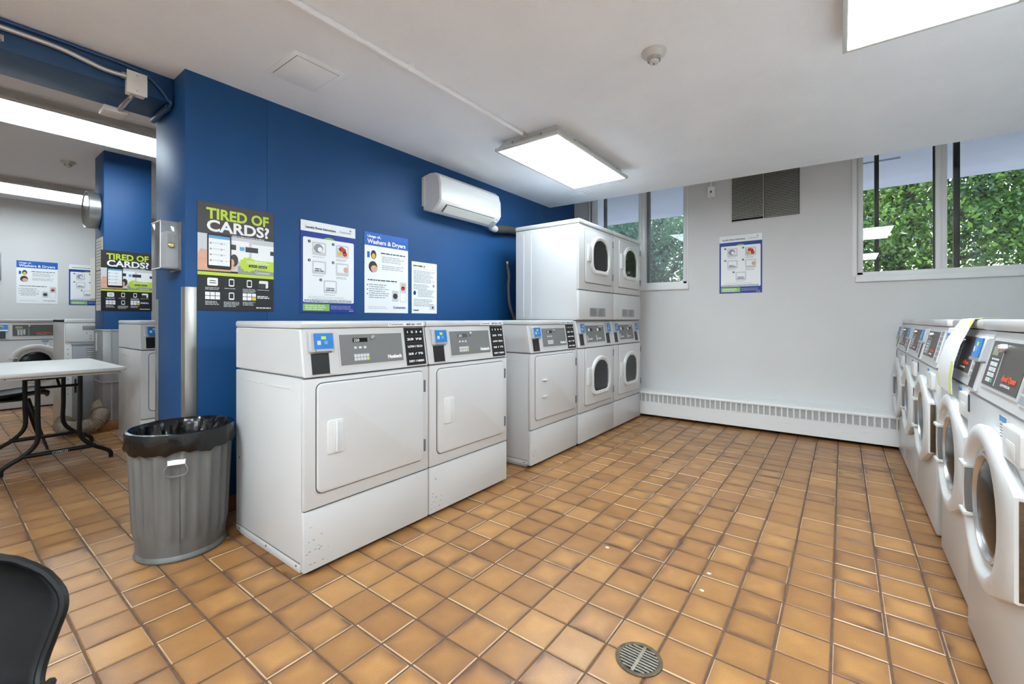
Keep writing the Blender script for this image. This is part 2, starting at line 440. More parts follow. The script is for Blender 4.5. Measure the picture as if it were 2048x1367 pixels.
# window wall with two openings
W1 = (-2.575, -1.39, 1.50, 2.74); W2 = (.106, 1.34, 1.50, 2.74)
wb = MB(); y0, y1 = YW, YW + .2
wb.box(XL - .1, XR + .1, y0, y1, 0, 1.50)
wb.box(XL - .1, W1[0], y0, y1, 1.50, ZU); wb.box(W1[1], W2[0], y0, y1, 1.50, ZU); wb.box(W2[1], XR + .1, y0, y1, 1.50, ZU)
wb.box(W1[0], W1[1], y0, y1, 2.74, ZU); wb.box(W2[0], W2[1], y0, y1, 2.74, ZU)
struct('wall_back', wb, 'wall_grey')
struct('wall_left', MB().box(XL - .15, XL, YF, YW, 0, ZU), 'wall_grey')
struct('wall_right', MB().box(XR, XR + .15, YF, YW, 0, ZU), 'wall_grey')
struct('wall_front', MB().box(XL - .1, XR + .1, YF - .15, YF, 0, ZU), 'wall_grey')
struct('wall_middle', MB().box(-3.0, XB, 1.25, YW, 0, ZU).box(-3.31, XB, .83, 1.25, 0, ZU, .004), 'blue_paint')
struct('beam', MB().box(-3.31, -2.99, YF, .828, 2.304, ZU, .004), 'beam_paint')
pil = struct('pillar', MB().box(-6.2, -5.83, 1.05, 1.425, 0, ZU, .004), 'blue_paint')
# metal cladding and brown tile base round the foot of the pillar
bx('cladding', -6.205, -5.82, 1.04, 1.43, .09, 1.0, 'cladding', pil, .004)
for zz in (.985, .47): bx('cladding_rim', -6.21, -5.815, 1.035, 1.432, zz, zz + .012, 'galv_sheet', pil, .003)
bx('base_tile', -6.22, -5.80, 1.02, 1.44, .001, .088, 'base_tile', pil, .004)
bx('cladding_seam', -5.822, -5.815, 1.10, 1.112, .09, 1.0, 'galv_sheet', pil, 0)
bx('edge_strip', -6.12, -6.06, 1.034, 1.041, .78, .96, 'white_enamel', pil, 0)

def window(name, w, mull, bars, glassm):
    xa, xb, za, zb = w
    root = thing(name, None, None, kind='structure')
    fr = MB(); t = .045
    fr.box(xa, xa + t, YW + .02, YW + .12, za, zb, .004); fr.box(xb - t, xb, YW + .02, YW + .12, za, zb, .004)
    fr.box(xa, xb, YW + .02, YW + .12, za, za + .03, .004); fr.box(xa, xb, YW + .02, YW + .12, zb - .05, zb, .004)
    fr.build('window_frame', 'white_paint', root)
    MB().box(mull[0], mull[0] + (mull[1] - mull[0]) * .5, YW + .03, YW + .11, za + .03, zb - .05, .004).build('mullion', 'white_paint', root)
    MB().box(mull[0] + (mull[1] - mull[0]) * .5, mull[1], YW + .05, YW + .12, za + .03, zb - .05, .004).build('sash_stile', 'white_paint', root)
    sl = MB().box(xa - .012, xb + .024, YW - .028, YW + .04, za - .062, za - .012, .004).box(xa - .004, xb + .012, YW - .006, YW + .04, za - .012, za + .004, .002)
    sl.build('window_sill', 'white_paint', root)
    MB().box(xa + t, mull[0], YW + .075, YW + .079, za + .03, zb - .05).build('pane', glassm, root)
    MB().box(mull[1], xb - t, YW + .095, YW + .099, za + .03, zb - .05).build('pane', glassm, root)
    for a, b in bars:
        MB().box(a, b, YW + .14, YW + .18, za - .02, zb, .003).build('outer_stile', 'bronze', root)
    MB().box(mull[0] - .012, mull[0] + .002, YW + .08, YW + .1, za + .03, zb - .05).build('lock_edge', 'bronze', root)
    return root
window('window_1', W1, (-1.957, -1.886), [(-1.915, -1.858), (-2.46, -2.425)], 'hazy_glass')
window('window_2', W2, (.632, .705), [(.235, .268), (.755, .795)], 'window_glass')
# white jamb beside the left window and conduit-fed baseboard stay with the wall
trim = MB().box(-2.60, -2.575, YW - .012, YW + .03, 1.44, ZU, .003).box(W2[0] - .035, W2[0], YW - .010, YW + .03, 1.49, ZU, .003).box(W1[1], W1[1] + .02, YW - .010, YW + .03, 1.49, ZU, .003)
struct('trim_1', trim, 'white_paint')
struct('baseboard_middle', MB().box(XB, XB + .012, 1.0, 4.95, .001, .09, .003), 'base_tile')

# outdoors: balcony slab, ground
struct('balcony_slab', MB().box(-14, 12, YW + .2, 7.35, 2.78, 2.95).box(-.55, .48, 6.05, 6.07, 2.765, 2.78), 'concrete')
struct('ground', MB().box(-40, 40, YW + .2, 60, -.1, 1.2), 'lawn')
struct('bounce_pavement', MB().box(-20, 20, YW + .2, 10.2, 1.2, 1.22), 'bounce_paving')  # unseen pale ground added to bounce daylight up onto the slab

# ------------------------------------------------------------------ dryers (local: front at y=0 facing -y, x to the right, z up)
WHT = 'white_enamel'
def card_reader(parent, x0, x1, z0, z1, bin_=True, blue='sticker_blue'):
    """housing with blue sticker above, coin vault below; stands proud of the sloped head"""
    hs = lambda z: HEAD_Y0 + (z - HEAD_Z0) * HEAD_S
    h = z1 - z0; zm = z0 + h * .50
    def slab(a, b, za, zb, out, th):
        return MB().loft([[(a, hs(za) - out, za), (b, hs(za) - out, za), (b, hs(zb) - out, zb), (a, hs(zb) - out, zb)],
                          [(a, hs(za) - out + th, za), (b, hs(za) - out + th, za), (b, hs(zb) - out + th, zb), (a, hs(zb) - out + th, zb)]])
    MB().xprism([(hs(z0) + .02, z0), (hs(z0) - .004, z0), (hs(z1) - .004, z1), (hs(z1) + .02, z1)], x0 - .004, x1 + .004, .002).build('reader_surround', WHT, parent)
    o = MB().xprism([(hs(zm) + .02, zm), (hs(zm) - .020, zm + .004), (hs(zm + h * .15) - .022, zm + h * .15), (hs(z1 - .014) - .022, z1 - .014), (hs(z1) - .012, z1 - .008), (hs(z1) + .02, z1 - .008)], x0, x1, .004).build('card_reader', 'reader_grey', parent)
    slab(x0 + .018, x1 - .008, zm + .017, z1 - .013, .0258, .003).build('sticker', blue, o, smooth=False)
    slab(x0 + .050, x0 + .072, z1 - .040, z1 - .026, .0264, .001).build('emblem', 'lime_print', o, smooth=False)
    slab(x0 + .030, x0 + .046, zm + .034, zm + .052, .0268, .001).build('printed_square', 'light_print', o, smooth=False)
    slab(x0 + .062, x0 + .078, zm + .036, zm + .050, .0268, .001).build('printed_mark', 'sky_print', o, smooth=False)
    slab(x0 + .022, x1 - .010, zm + .006, zm + .016, .030, .012).build('lip', 'silver', o)
    if bin_:
        slab(x0 + .008, x1 - .026, z0 + .004, zm - .004, .0075, .01).build('coin_vault', 'black_plastic', parent)
        slab(x1 - .024, x1, z0, zm - .002, .010, .014).build('vault_side', WHT, parent)

def sloped(x0, x1, z0, z1, off, th=.004):
    """a thin plate lying on the sloped control head; off = how far proud"""
    ys = lambda z: HEAD_Y0 + (z - HEAD_Z0) * HEAD_S
    return MB().loft([[(x0, ys(z0) - off, z0), (x1, ys(z0) - off, z0), (x1, ys(z1) - off, z1), (x0, ys(z1) - off, z1)],
                      [(x0, ys(z0) - off + th, z0), (x1, ys(z0) - off + th, z0), (x1, ys(z1) - off + th, z1), (x0, ys(z1) - off + th, z1)]])
HEAD_Y0, HEAD_Z0, HEAD_S = .002, .85, .16
HEAD_TILT = math.atan(HEAD_S)
def on_head(o, z, off):
    """lay a text object onto the head slope"""
    o.rotation_euler = (R(90) - HEAD_TILT, 0, 0); o.location.y = HEAD_Y0 + (z - HEAD_Z0) * HEAD_S - off
    o.location.z = z
    return o

def cabinet(root, W, D, zt=1.092, lid=True, ztop_head=1.058):
    w = W / 2
    MB().box(-w, w, .022, D, .025, .845, .006).box(-w + .01, w - .01, .05, D - .02, .005, .03).build('body', WHT, root)
    MB().box(-w, w, .0, .03, .02, .276, .007).build('kick_panel', WHT, root)
    MB().box(-w, w, .0, .03, .282, .843, .007).build('front_panel', WHT, root)
    MB().box(-w + .008, w - .008, .012, .03, .270, .288).build('seam', 'seam', root); MB().box(-w + .008, w - .008, .012, .03, .838, .856).build('seam', 'seam', root)
    s = HEAD_S
    MB().xprism([(.0, .851), (.0 + (ztop_head - .851) * s, ztop_head), (D, ztop_head), (D, .851)], -w, w, .006).build('control_head', WHT, root)
    if lid:
        MB().box(-w - .002, w + .002, (ztop_head - .851) * s - .008, D + .004, ztop_head + .002, zt, .010).build('lid', WHT, root)
    for x in (-w + .07, w - .07):
        MB().lathe([(.018, 0), (.018, .02)], 10, (x, .05, 0), True, True).build('foot', 'dark_gap', root)
    # bottom side rail
    MB().box(-w - .002, -w + .004, .03, D - .01, .025, .055, .001).build('side_rail', WHT, root)
    MB().box(-w - .0025, -w + .003, .03, D - .01, .0555, .058).build('rail_seam', 'seam', root)

def hinge(door, x, z):
    MB().box(x - .005, x + .006, -.016, .004, z - .032, z + .032, .002).build('hinge', 'seam', door)

def dryer(name, label, loc, W=.70, seed=1, price='250', dial=True):
    root = thing(name, label, 'dryer', loc, FRONT_XP, 'white tumble dryers along the blue wall')
    D = .68; w = W / 2
    cabinet(root, W, D)
    # door
    MB().plate(rrect(-.2985, .3125, .3405, .8245, .030), -.0015, .004).build('door_gap', 'seam', root)
    door = MB().plate(rrect(-.294, .308, .345, .820, .026), -.013, .006, .006).build('door', WHT, root)
    h = MB()
    h.plate(rrect(-.252, -.172, .505, .655, .012), -.020, -.010, .004)
    hd = h.build('handle', 'white_plastic', door)
    MB().plate(rrect(-.212, -.177, .520, .640, .008), -.0212, -.018, .001).build('grip_recess', 'light_print', hd)  # flat plate for the hollow, its shade put into the grey
    MB().box(-.214, -.208, -.030, -.018, .512, .648, .002).build('grip_lip', 'white_plastic', hd)
    hinge(door, .311, .74); hinge(door, .311, .42)
    # head
    card_reader(root, -.320, -.207, .858, 1.052)
    pf = sloped(-.180, .190, .882, 1.036, .004, .006).build('panel_frame', WHT, root)
    pn = sloped(-.172, .182, .889, 1.029, .0055).build('control_panel', 'panel_grey', root)
    sloped(-.105, -.025, .992, 1.012, .0065, .002).build('display', 'lcd', pn, smooth=False)
    on_head(text('display_digits', price, -.1, .995, 0, .020, 'white_print', pn), .995, .0072)
    sloped(-.105, -.02, .905, .938, .0062, .002).build('keypad', 'grey_print', pn, smooth=False)
    for k in range(5):
        for j in range(2):
            sloped(-.103 + k * .0165, -.09 + k * .0165, .907 + j * .016, .919 + j * .016, .0070, .001).build('key', 'light_print' if not (k > 3 and j == 0) else 'lime_print', pn, smooth=False)
    for k in range(3): sloped(-.1 + k * .026, -.086 + k * .026, .962, .972, .0064, .001).build('symbol', 'light_print', pn, smooth=False)
    kn = MB().lathe([(.010, 0), (.010, -.008), (.006, -.012), (0.001, -.012)], 14, (.003, HEAD_Y0 + (1.012 - .85) * HEAD_S - .005, 1.012), axis='y')
    kn.build('lock_knob', 'silver', pn)
    on_head(text('lettering', 'Huebsch', .085, .905, 0, .024, 'white_print', pn, bold=.0012, w=.085), .906, .0068)
    pl = sloped(.203, .335, .858, 1.056, .004, .006).build('instruction_plate', 'black_print', root)
    for k in range(5):
        z = .864 + k * .0385
        sloped(.211, .328, z, z + .032, .0052, .003).build('plate_panel', 'dark_gap', pl, smooth=False)
        on_head(text('lettering', ['DRY / HIGH', '25 / 75', 'LOW / ECO', '25 75', '1  2  3  4'][k], .218, z + .010, 0, .015, 'white_print', pl, bold=.0006, w=.10), z + .010, .0060)
    lb = MB().box(.10, .335, .0225, .0235, 1.064, 1.084).build('lid_label', 'paper', root)
    text('lettering', 'Coinamatic', .105, 1.070, .0222, .016, 'ink', lb, w=.09)
    text('lettering', '800 561 1972', .215, 1.070, .0222, .012, 'ink', lb, bold=.0005, w=.105)
    # pressed side panel, screws, scuffs
    MB().box(-w - .0035, -w + .001, .12, .30, .795, .797).box(-w - .0035, -w + .001, .38, .55, .798, .80).build('side_crease', 'offwhite', root)
    rr = random.Random(seed); sc = MB()
    for k in range(16):
        x = -w + .01 + abs(rr.gauss(0, .05)); z = .10 + rr.gauss(0, .045); z = max(.05, min(.25, z))
        sc.box(x, x + rr.uniform(.003, .012), -.0006, .001, z, z + rr.uniform(.001, .003))
    sc.build('scuff', 'seam', root, smooth=False)
    for y, z in ((.06, .04), (.34, .04), (.63, .04), (.63, .4)):
        MB().lathe([(.005, 0), (.005, -.002), (.001, -.003)], 8, (-w - .002, y, z), axis='x').build('screw', 'seam', root)
    return root

d1 = dryer('dryer', 'white front-load dryer nearest the trash can, with scuffed lower corner', (-1.82, 1.307, 0), seed=1, price='250')
d2 = dryer('dryer', 'white front-load dryer second from the trash can, standing under the smallest notice', (-1.82, 2.014, 0), seed=5, price='250')
d3 = dryer('dryer', 'white front-load dryer beside the stacked dryers, set apart by a gap', (-1.83, 3.016, 0), seed=9, price='250')
# third one has only two slim lugs for a handle
for ch_ in list(d3.children):
    if ch_.name.startswith('door') and not ch_.name.startswith('door_gap'):
        for h_ in list(ch_.children):
            if h_.name.startswith('handle'):
                for g_ in list(h_.children): bpy.data.objects.remove(g_)
                bpy.data.objects.remove(h_)
        for z in (.515, .640):
            MB().box(-.22, -.16, -.03, -.012, z - .006, z + .006, .003).build('handle_lug', 'white_plastic', ch_)

def arch(cx, cz, hw, hh, seg=7):
    def f(i):
        a, b = hw - i, hh - i; out = []
        for k in range(2 * seg + 1):
            t = PI * k / (2 * seg); out.append((cx + a * math.cos(t), cz + b * .12 + b * .88 * math.sin(t)))
        rr = a * .42
        for c0, st in ((-a + rr, 180), (a - rr, 270)):
            for k in range(seg + 1):
                t = R(st + 90 * k / seg); out.append((cx + c0 + rr * math.cos(t), cz - b + rr + rr * math.sin(t)))
        return out
    return f
def window_door(root, x0, x1, z0, z1, wx, wz, laundry):
    MB().plate(rrect(x0 - .0035, x1 + .0035, z0 - .005, z1 + .0045, .02), -.0015, .004).build('door_gap', 'seam', root)
    door = MB().plate(rrect(x0, x1, z0, z1, .016), -.012, .006, .005).build('door', WHT, root)
    a = arch(wx, wz, .200, .180)
    rgs = [[(x, y, z) for x, z in a(i)] for i, y in ((0, -.010), (.004, -.026), (.016, -.032), (.036, -.028), (.044, -.014))]
    MB().loft(rgs, False, False).build('window_ring', 'white_plastic', door)
    MB().plate(arch(wx, wz, .158, .138), -.0165, -.012).build('door_glass', 'drum_laundry' if laundry else 'drum_dark', door)
    MB().plate(arch(wx, wz, .158, .138), -.0205, -.0180).build('pane', 'window_glass', door)
    hm = MB().plate(rrect(x0 + .018, x0 + .085, wz - .075, wz + .08, .008), -.026, -.012, .004)
    hd = hm.build('handle', 'white_plastic', door)
    MB().plate(rrect(x0 + .030, x0 + .082, wz - .060, wz + .065, .006), -.0272, -.024, .001).build('grip_recess', 'light_print', hd)  # hollow of the grip as a plate, shade put into its grey
    for z in (z0 + .08, z1 - .07): hinge(door, x1 + .002, z)
    return door
def stacked(label, loc, W, laundry):
    root = thing('stacked_dryer', label, 'dryer', loc, FRONT_XP, 'stacked tumble dryers by the window wall')
    D = .68; w = W / 2
    cabinet(root, W, D, lid=False, ztop_head=1.088)
    window_door(root, -.25, .325, .335, .842, .04, .585, laundry)
    card_reader(root, -.335, -.235, .868, 1.072)
    card_reader(root, .205, .305, .868, 1.072)
    pf = sloped(-.205, .185, .885, 1.052, .004, .006).build('panel_frame', WHT, root)
    pn = sloped(-.195, .175, .893, 1.044, .0055).build('control_panel', 'panel_grey', root)
    for x in (-.13, .05):
        sloped(x, x + .06, .992, 1.018, .0065, .002).build('display', 'lcd', pn, smooth=False)
        sloped(x - .02, x + .01, .993, 1.017, .0070, .002).build('digit_sticker', 'white_print', pn, smooth=False)
        sloped(x - .05, x - .042, .905, .955, .0065, .002).build('arrow', 'white_print', pn, smooth=False)
        for k in range(4): sloped(x - .03 + k * .02, x - .016 + k * .02, .915, .930, .0066, .002).build('key', 'light_print', pn, smooth=False)
    on_head(text('lettering', 'Huebsch', .07, 1.027, 0, .014, 'white_print', pn, bold=.0006, w=.08), 1.028, .0068)
    # upper dryer
    MB().box(-w, w, .022, D, 1.094, 1.935, .006).build('upper_body', WHT, root)
    up = MB().box(-w, w, .0, .03, 1.096, 1.356, .008).build('upper_lower_panel', WHT, root)
    MB().box(-w, w, .0, .03, 1.362, 1.936, .007).build('upper_front_panel', WHT, root)
    MB().box(-w + .008, w - .008, .012, .03, 1.35, 1.368).build('seam', 'seam', root); MB().box(-w + .008, w - .008, .012, .03, 1.086, 1.10).build('seam', 'seam', root)
    lid = MB().box(-w - .003, w + .003, -.006, D + .004, 1.938, 1.978, .010).build('lid', WHT, root)
    MB().box(-w + .08, w - .2, -.0075, -.004, 1.945, 1.962).build('lid_label', 'light_print', lid, smooth=False)
    MB().box(-w - .003, -w + .001, .5, .503, 1.12, 1.9).box(-w - .003, -w + .001, .585, .588, 1.12, 1.9).build('side_crease', 'offwhite', root)
    window_door(root, -.25, .312, 1.428, 1.905, .03, 1.69, False)
    lb = MB().box(-.16, .165, -.0035, .002, 1.125, 1.205).build('rating_label', 'galv_sheet', root)
    fine('fine_print', -.15, -.01, 1.198, .009, 8, 'ink', lb, -.0036, seed=2); fine('fine_print', .02, .155, 1.198, .009, 8, 'ink', lb, -.0036, seed=4)
    for x in (-w + .09, w - .05): MB().box(x - .008, x + .008, -.003, .004, 1.094, 1.108, .002).build('stacking_clip', 'silver', root)
    return root
stacked('white stacked dryer next to the single dryer, empty dark drum in its lower window', (-1.82, 3.746, 0), .718, False)
stacked('white stacked dryer nearest the window wall, laundry showing in its lower window', (-1.82, 4.473, 0), .716, True)

# ------------------------------------------------------------------ front-load washers
def drop(cx, cz, r, xh, hh, n=44):
    """rounded door outline: circle whose right side runs out to a straight hinge edge"""
    def f(i):
        rr, x, h = r - i, xh - i, hh - i * .6
        dx = x - cx
        # tangent from hinge corner to circle
        dist = math.hypot(dx, h); base = math.atan2(h, dx); al = math.acos(min(1, rr / dist))
        a0 = base + al
        pts = [(cx + rr * math.cos(t), cz + rr * math.sin(t)) for t in [a0 + (2 * PI - 2 * a0) * k / (n - 9) for k in range(n - 8)]]
        for k in range(1, 3): # lower taper
            q = pts[n - 9]; pts.append((q[0] + (x - q[0]) * k / 3, q[1] + (cz - h - q[1]) * k / 3))
        pts.append((x, cz - h)); pts.append((x, cz - h * .33)); pts.append((x, cz + h * .33)); pts.append((x, cz + h))
        q = pts[0]
        for k in range(1, 3): pts.append((x + (q[0] - x) * k / 3, cz + h + (q[1] - cz - h) * k / 3))
        return pts
    return f
def washer(label, loc, rz=FRONT_XN, group='front-load washers along the right side', hinge_strip=True, far=False, name='washing_machine'):
    root = thing(name, label, 'washer', loc, rz, group)
    W, D = .678, .70; w = W / 2
    MB().box(-w, w, .02, D, .03, .85, .006).build('body', WHT, root)
    MB().box(-w, w, .0, .03, .012, .845, .009).build('front_panel', WHT, root)
    MB().box(-w + .006, w - .006, .010, .03, .836, .862).build('seam', 'seam', root)
    MB().box(-w + .03, w - .03, .03, D - .03, 0, .03).build('base', 'dark_gap', root)
    s = .23
    global HEAD_S, HEAD_TILT, HEAD_Y0
    keep = (HEAD_S, HEAD_TILT, HEAD_Y0); HEAD_S = s; HEAD_TILT = math.atan(s); HEAD_Y0 = 0.0
    MB().xprism([(0, .852), ((1.060 - .852) * s, 1.060), (D, 1.060), (D, .852)], -w, w, .006).build('control_head', WHT, root)
    MB().box(-w - .001, w + .001, (1.06 - .852) * s - .010, D, 1.063, 1.100, .010).build('lid', WHT, root)
    card_reader(root, -.318, -.200, .862, 1.050)
    sloped(-.180, .195, .885, 1.040, .004, .006).build('panel_frame', WHT, root)
    pn = sloped(-.170, .185, .894, 1.032, .0055).build('control_panel', 'panel_brown', root)
    sloped(-.035, -.032, .900, 1.026, .0064, .002).build('panel_rule', 'light_print', pn, smooth=False)
    sloped(-.145, -.085, .988, 1.014, .0064, .002).build('display', 'lcd_green', pn, smooth=False)
    for j in range(4):
        for k in range(3):
            sloped(-.130 + k * .024, -.112 + k * .024, .906 + j * .0165, .918 + j * .0165, .0072, .002).build('key', 'light_print' if not (j == 0 and k == 2) else 'key_green', pn, smooth=False)
    for k in range(4): sloped(-.135 + k * .02, -.121 + k * .02, .974, .979, .0064, .002).build('symbol', 'light_print', pn, smooth=False)
    MB().lathe([(.013, 0), (.013, -.012), (.009, -.020), (.001, -.021)], 16, (-.028, (1.014 - .852) * s - .004, 1.014), axis='y').build('lock_knob', 'chrome', pn)
    on_head(text('lettering', 'Speed Queen', .03, .921, 0, .022, 'orange_print', pn, bold=.001, w=.125), .924, .0068)
    on_head(text('lettering', 'COMMERCIAL', .032, .906, 0, .010, 'light_print', pn, w=.09), .908, .0068)
    pl = sloped(.21, .30, .880, 1.045, .004, .006).build('instruction_plate', 'light_print', root)
    for k in range(6): sloped(.216, .294, .886 + k * .026, .906 + k * .026, .0052, .002).build('plate_panel', 'grey_print', pl, smooth=False)
    # detergent drawer
    dr = MB().plate(rrect(.165, .315, .735, .825, .012), -.016, .004, .006).build('detergent_drawer', 'white_plastic', root)
    MB().plate(rrect(.20, .28, .742, .790, .012), -.0172, -.012, .001).build('drawer_grip', 'offwhite', dr)
    st = MB().box(.075, .135, -.002, .004, .758, .832).build('notice_sticker', 'paper', root)
    MB().box(.075, .135, -.0026, -.001, .816, .832).build('sticker_band', 'sky_print', st, smooth=False)
    fine('fine_print', .08, .13, .808, .008, 5, 'ink', st, -.0022, seed=3)
    MB().box(-.318, -.300, -.002, .004, .775, .835).build('rating_sticker', 'ink', root, smooth=False)
    # door
    f = drop(.02, .548, .240, .338, .128)
    n = len(f(0)); cx, cz = .02, .548
    def circ(r): return [(cx + r * math.cos(a), cz + r * math.sin(a)) for a in [math.atan2(z - cz, x - cx) for x, z in f(0)]]
    P = lambda pts, y: [(x, y, z) for x, z in pts]
    dm = MB().loft([P(f(.010), -.001), P(f(.003), -.010), P(f(0), -.022), P(f(.004), -.029), P(f(.014), -.034), P(circ(.200), -.036), P(circ(.192), -.032), P(circ(.172), -.008)], False, False)
    door = dm.build('door', 'white_plastic', root)
    MB().lathe([(.174, -.006), (.176, -.014), (.170, -.020), (.162, -.020), (.158, -.015), (.156, -.023), (.148, -.023), (.142, -.015), (.138, -.006)], 40, (cx, 0, cz), axis='y').build('trim_ring', 'chrome', door)
    MB().lathe([(.142, -.010), (.120, -.018), (.08, -.024), (.04, -.027), (.002, -.028)], 40, (cx, 0, cz), axis='y').build('door_glass', 'dark_glass', door)
    hz = .075
    MB().plate(rrect(cx - .212, cx - .152, cz - hz, cz + hz, .012), -.034, -.006, .003).build('handle', 'panel_grey', door)
    for z in (cz - hz - .010, cz + hz - .004):
        MB().box(cx - .222, cx - .148, -.044, -.010, z, z + .014, .004).build('handle_lip', 'white_plastic', door)
    if hinge_strip:
        MB().box(.3375, .3405, -.022, -.003, cz - .12, cz + .12, .001).build('hinge_strip', 'floor_reflect_brown', door)
    HEAD_S, HEAD_TILT, HEAD_Y0 = keep
    return root
XW = .378
wlab = [('white front-load washer nearest the camera, at the right edge', (.357, 1.896, 0)),
        ('white front-load washer with the loose white paper taped across its panel', (XW, 2.580, 0)),
        ('white front-load washer third from the camera, middle of the row', (XW, 3.395, 0)),
        ('white front-load washer second from the window wall', (XW, 4.075, 0)),
        ('white front-load washer farthest back, touching the baseboard heater', (XW, 4.755, 0))]
for lb_, lc_ in wlab: washer(lb_, lc_)
# washers of the second room
washer('white front-load washer standing behind the folding table in the far room', (-8.10, .800, 0), FRONT_XP, 'front-load washers in the far room')
washer('white front-load washer mostly hidden behind the grey vending cabinet in the far room', (-8.10, 1.485, 0), FRONT_XP, 'front-load washers in the far room')
# single dryer in the second room
d6 = dryer('dryer', 'white dryer in the far room beside the blue pillar', (-4.57, 1.395, 0), seed=21)
d6['group'] = 'dryers in the far room'

# loose paper with yellow tape draped over the second washer's panel
def strip(path, x0, x1, th):
    """ribbon across local x following (y,z) path; x0/x1 functions of t"""
    rings = []
    for k, (y, z) in enumerate(path):
        t = k / (len(path) - 1); a, b = x0(t), x1(t)
        rings.append([(a, y, z), (b, y, z), (b, y + th, z + th * .4), (a, y + th, z + th * .4)])
    return MB().loft(rings)
pp = thing('paper_notice', 'loose white paper sheet hung with yellow tape over a washer panel', 'paper', (XW, 2.580, 0), FRONT_XN)
path = [(.10, 1.1035), (.055, 1.104), (.034, 1.100), (.022, 1.07), (-.005, 1.0), (-.022, .93), (-.030, .86), (-.028, .80)]
strip(path, lambda t: -.03 - .17 * min(1, t * 1.7), lambda t: .13 - .015 * t, .0012).build('sheet', 'white_print', pp)
strip([(y - .0016, z + .0012) for y, z in path[:4]], lambda t: .10 - .01 * t, lambda t: .150 - .012 * t, .0008).build('tape', 'yellow_tape', pp)
strip([(y - .0016, z) for y, z in path[-3:]], lambda t: .065, lambda t: .105, .0008).build('tape', 'yellow_tape', pp)
strip([(y - .0016, z) for y, z in path[-2:]], lambda t: -.20, lambda t: -.175, .0008).build('tape', 'yellow_tape', pp)

# ------------------------------------------------------------------ posters and notices (local: x right, z up, front -y, origin bottom centre)
def R_(parent, name, x0, x1, z0, z1, m, lay=1, r=0.0):
    y = -.002 - .0005 * lay
    if r > 0: return MB().plate(rrect(x0, x1, z0, z1, r), y, y + .0004).build(name, m, parent, smooth=False)
    return MB().box(x0, x1, y, y + .0004, z0, z1).build(name, m, parent, smooth=False)
def disc(parent, name, x, z, r, m, lay=2, sx=1.0, n=20):
    y = -.002 - .0005 * lay
    return MB().loft([[(x + sx * r * math.cos(2 * PI * k / n), yy, z + r * math.sin(2 * PI * k / n)) for k in range(n)] for yy in (y, y + .0004)]).build(name, m, parent, smooth=False)
def T_(parent, s, x, z, size, m, lay=3, w=None, bold=0.0, align='LEFT', shear=0):
    return text('lettering', s, x, z, -.002 - .0005 * lay, size, m, parent, align, bold, w, shear)
def poly_(parent, name, pts, m, lay):
    y = -.002 - .0005 * lay
    return MB().loft([[(x, yy, z) for x, z in pts] for yy in (y, y + .0004)]).build(name, m, parent, smooth=False)

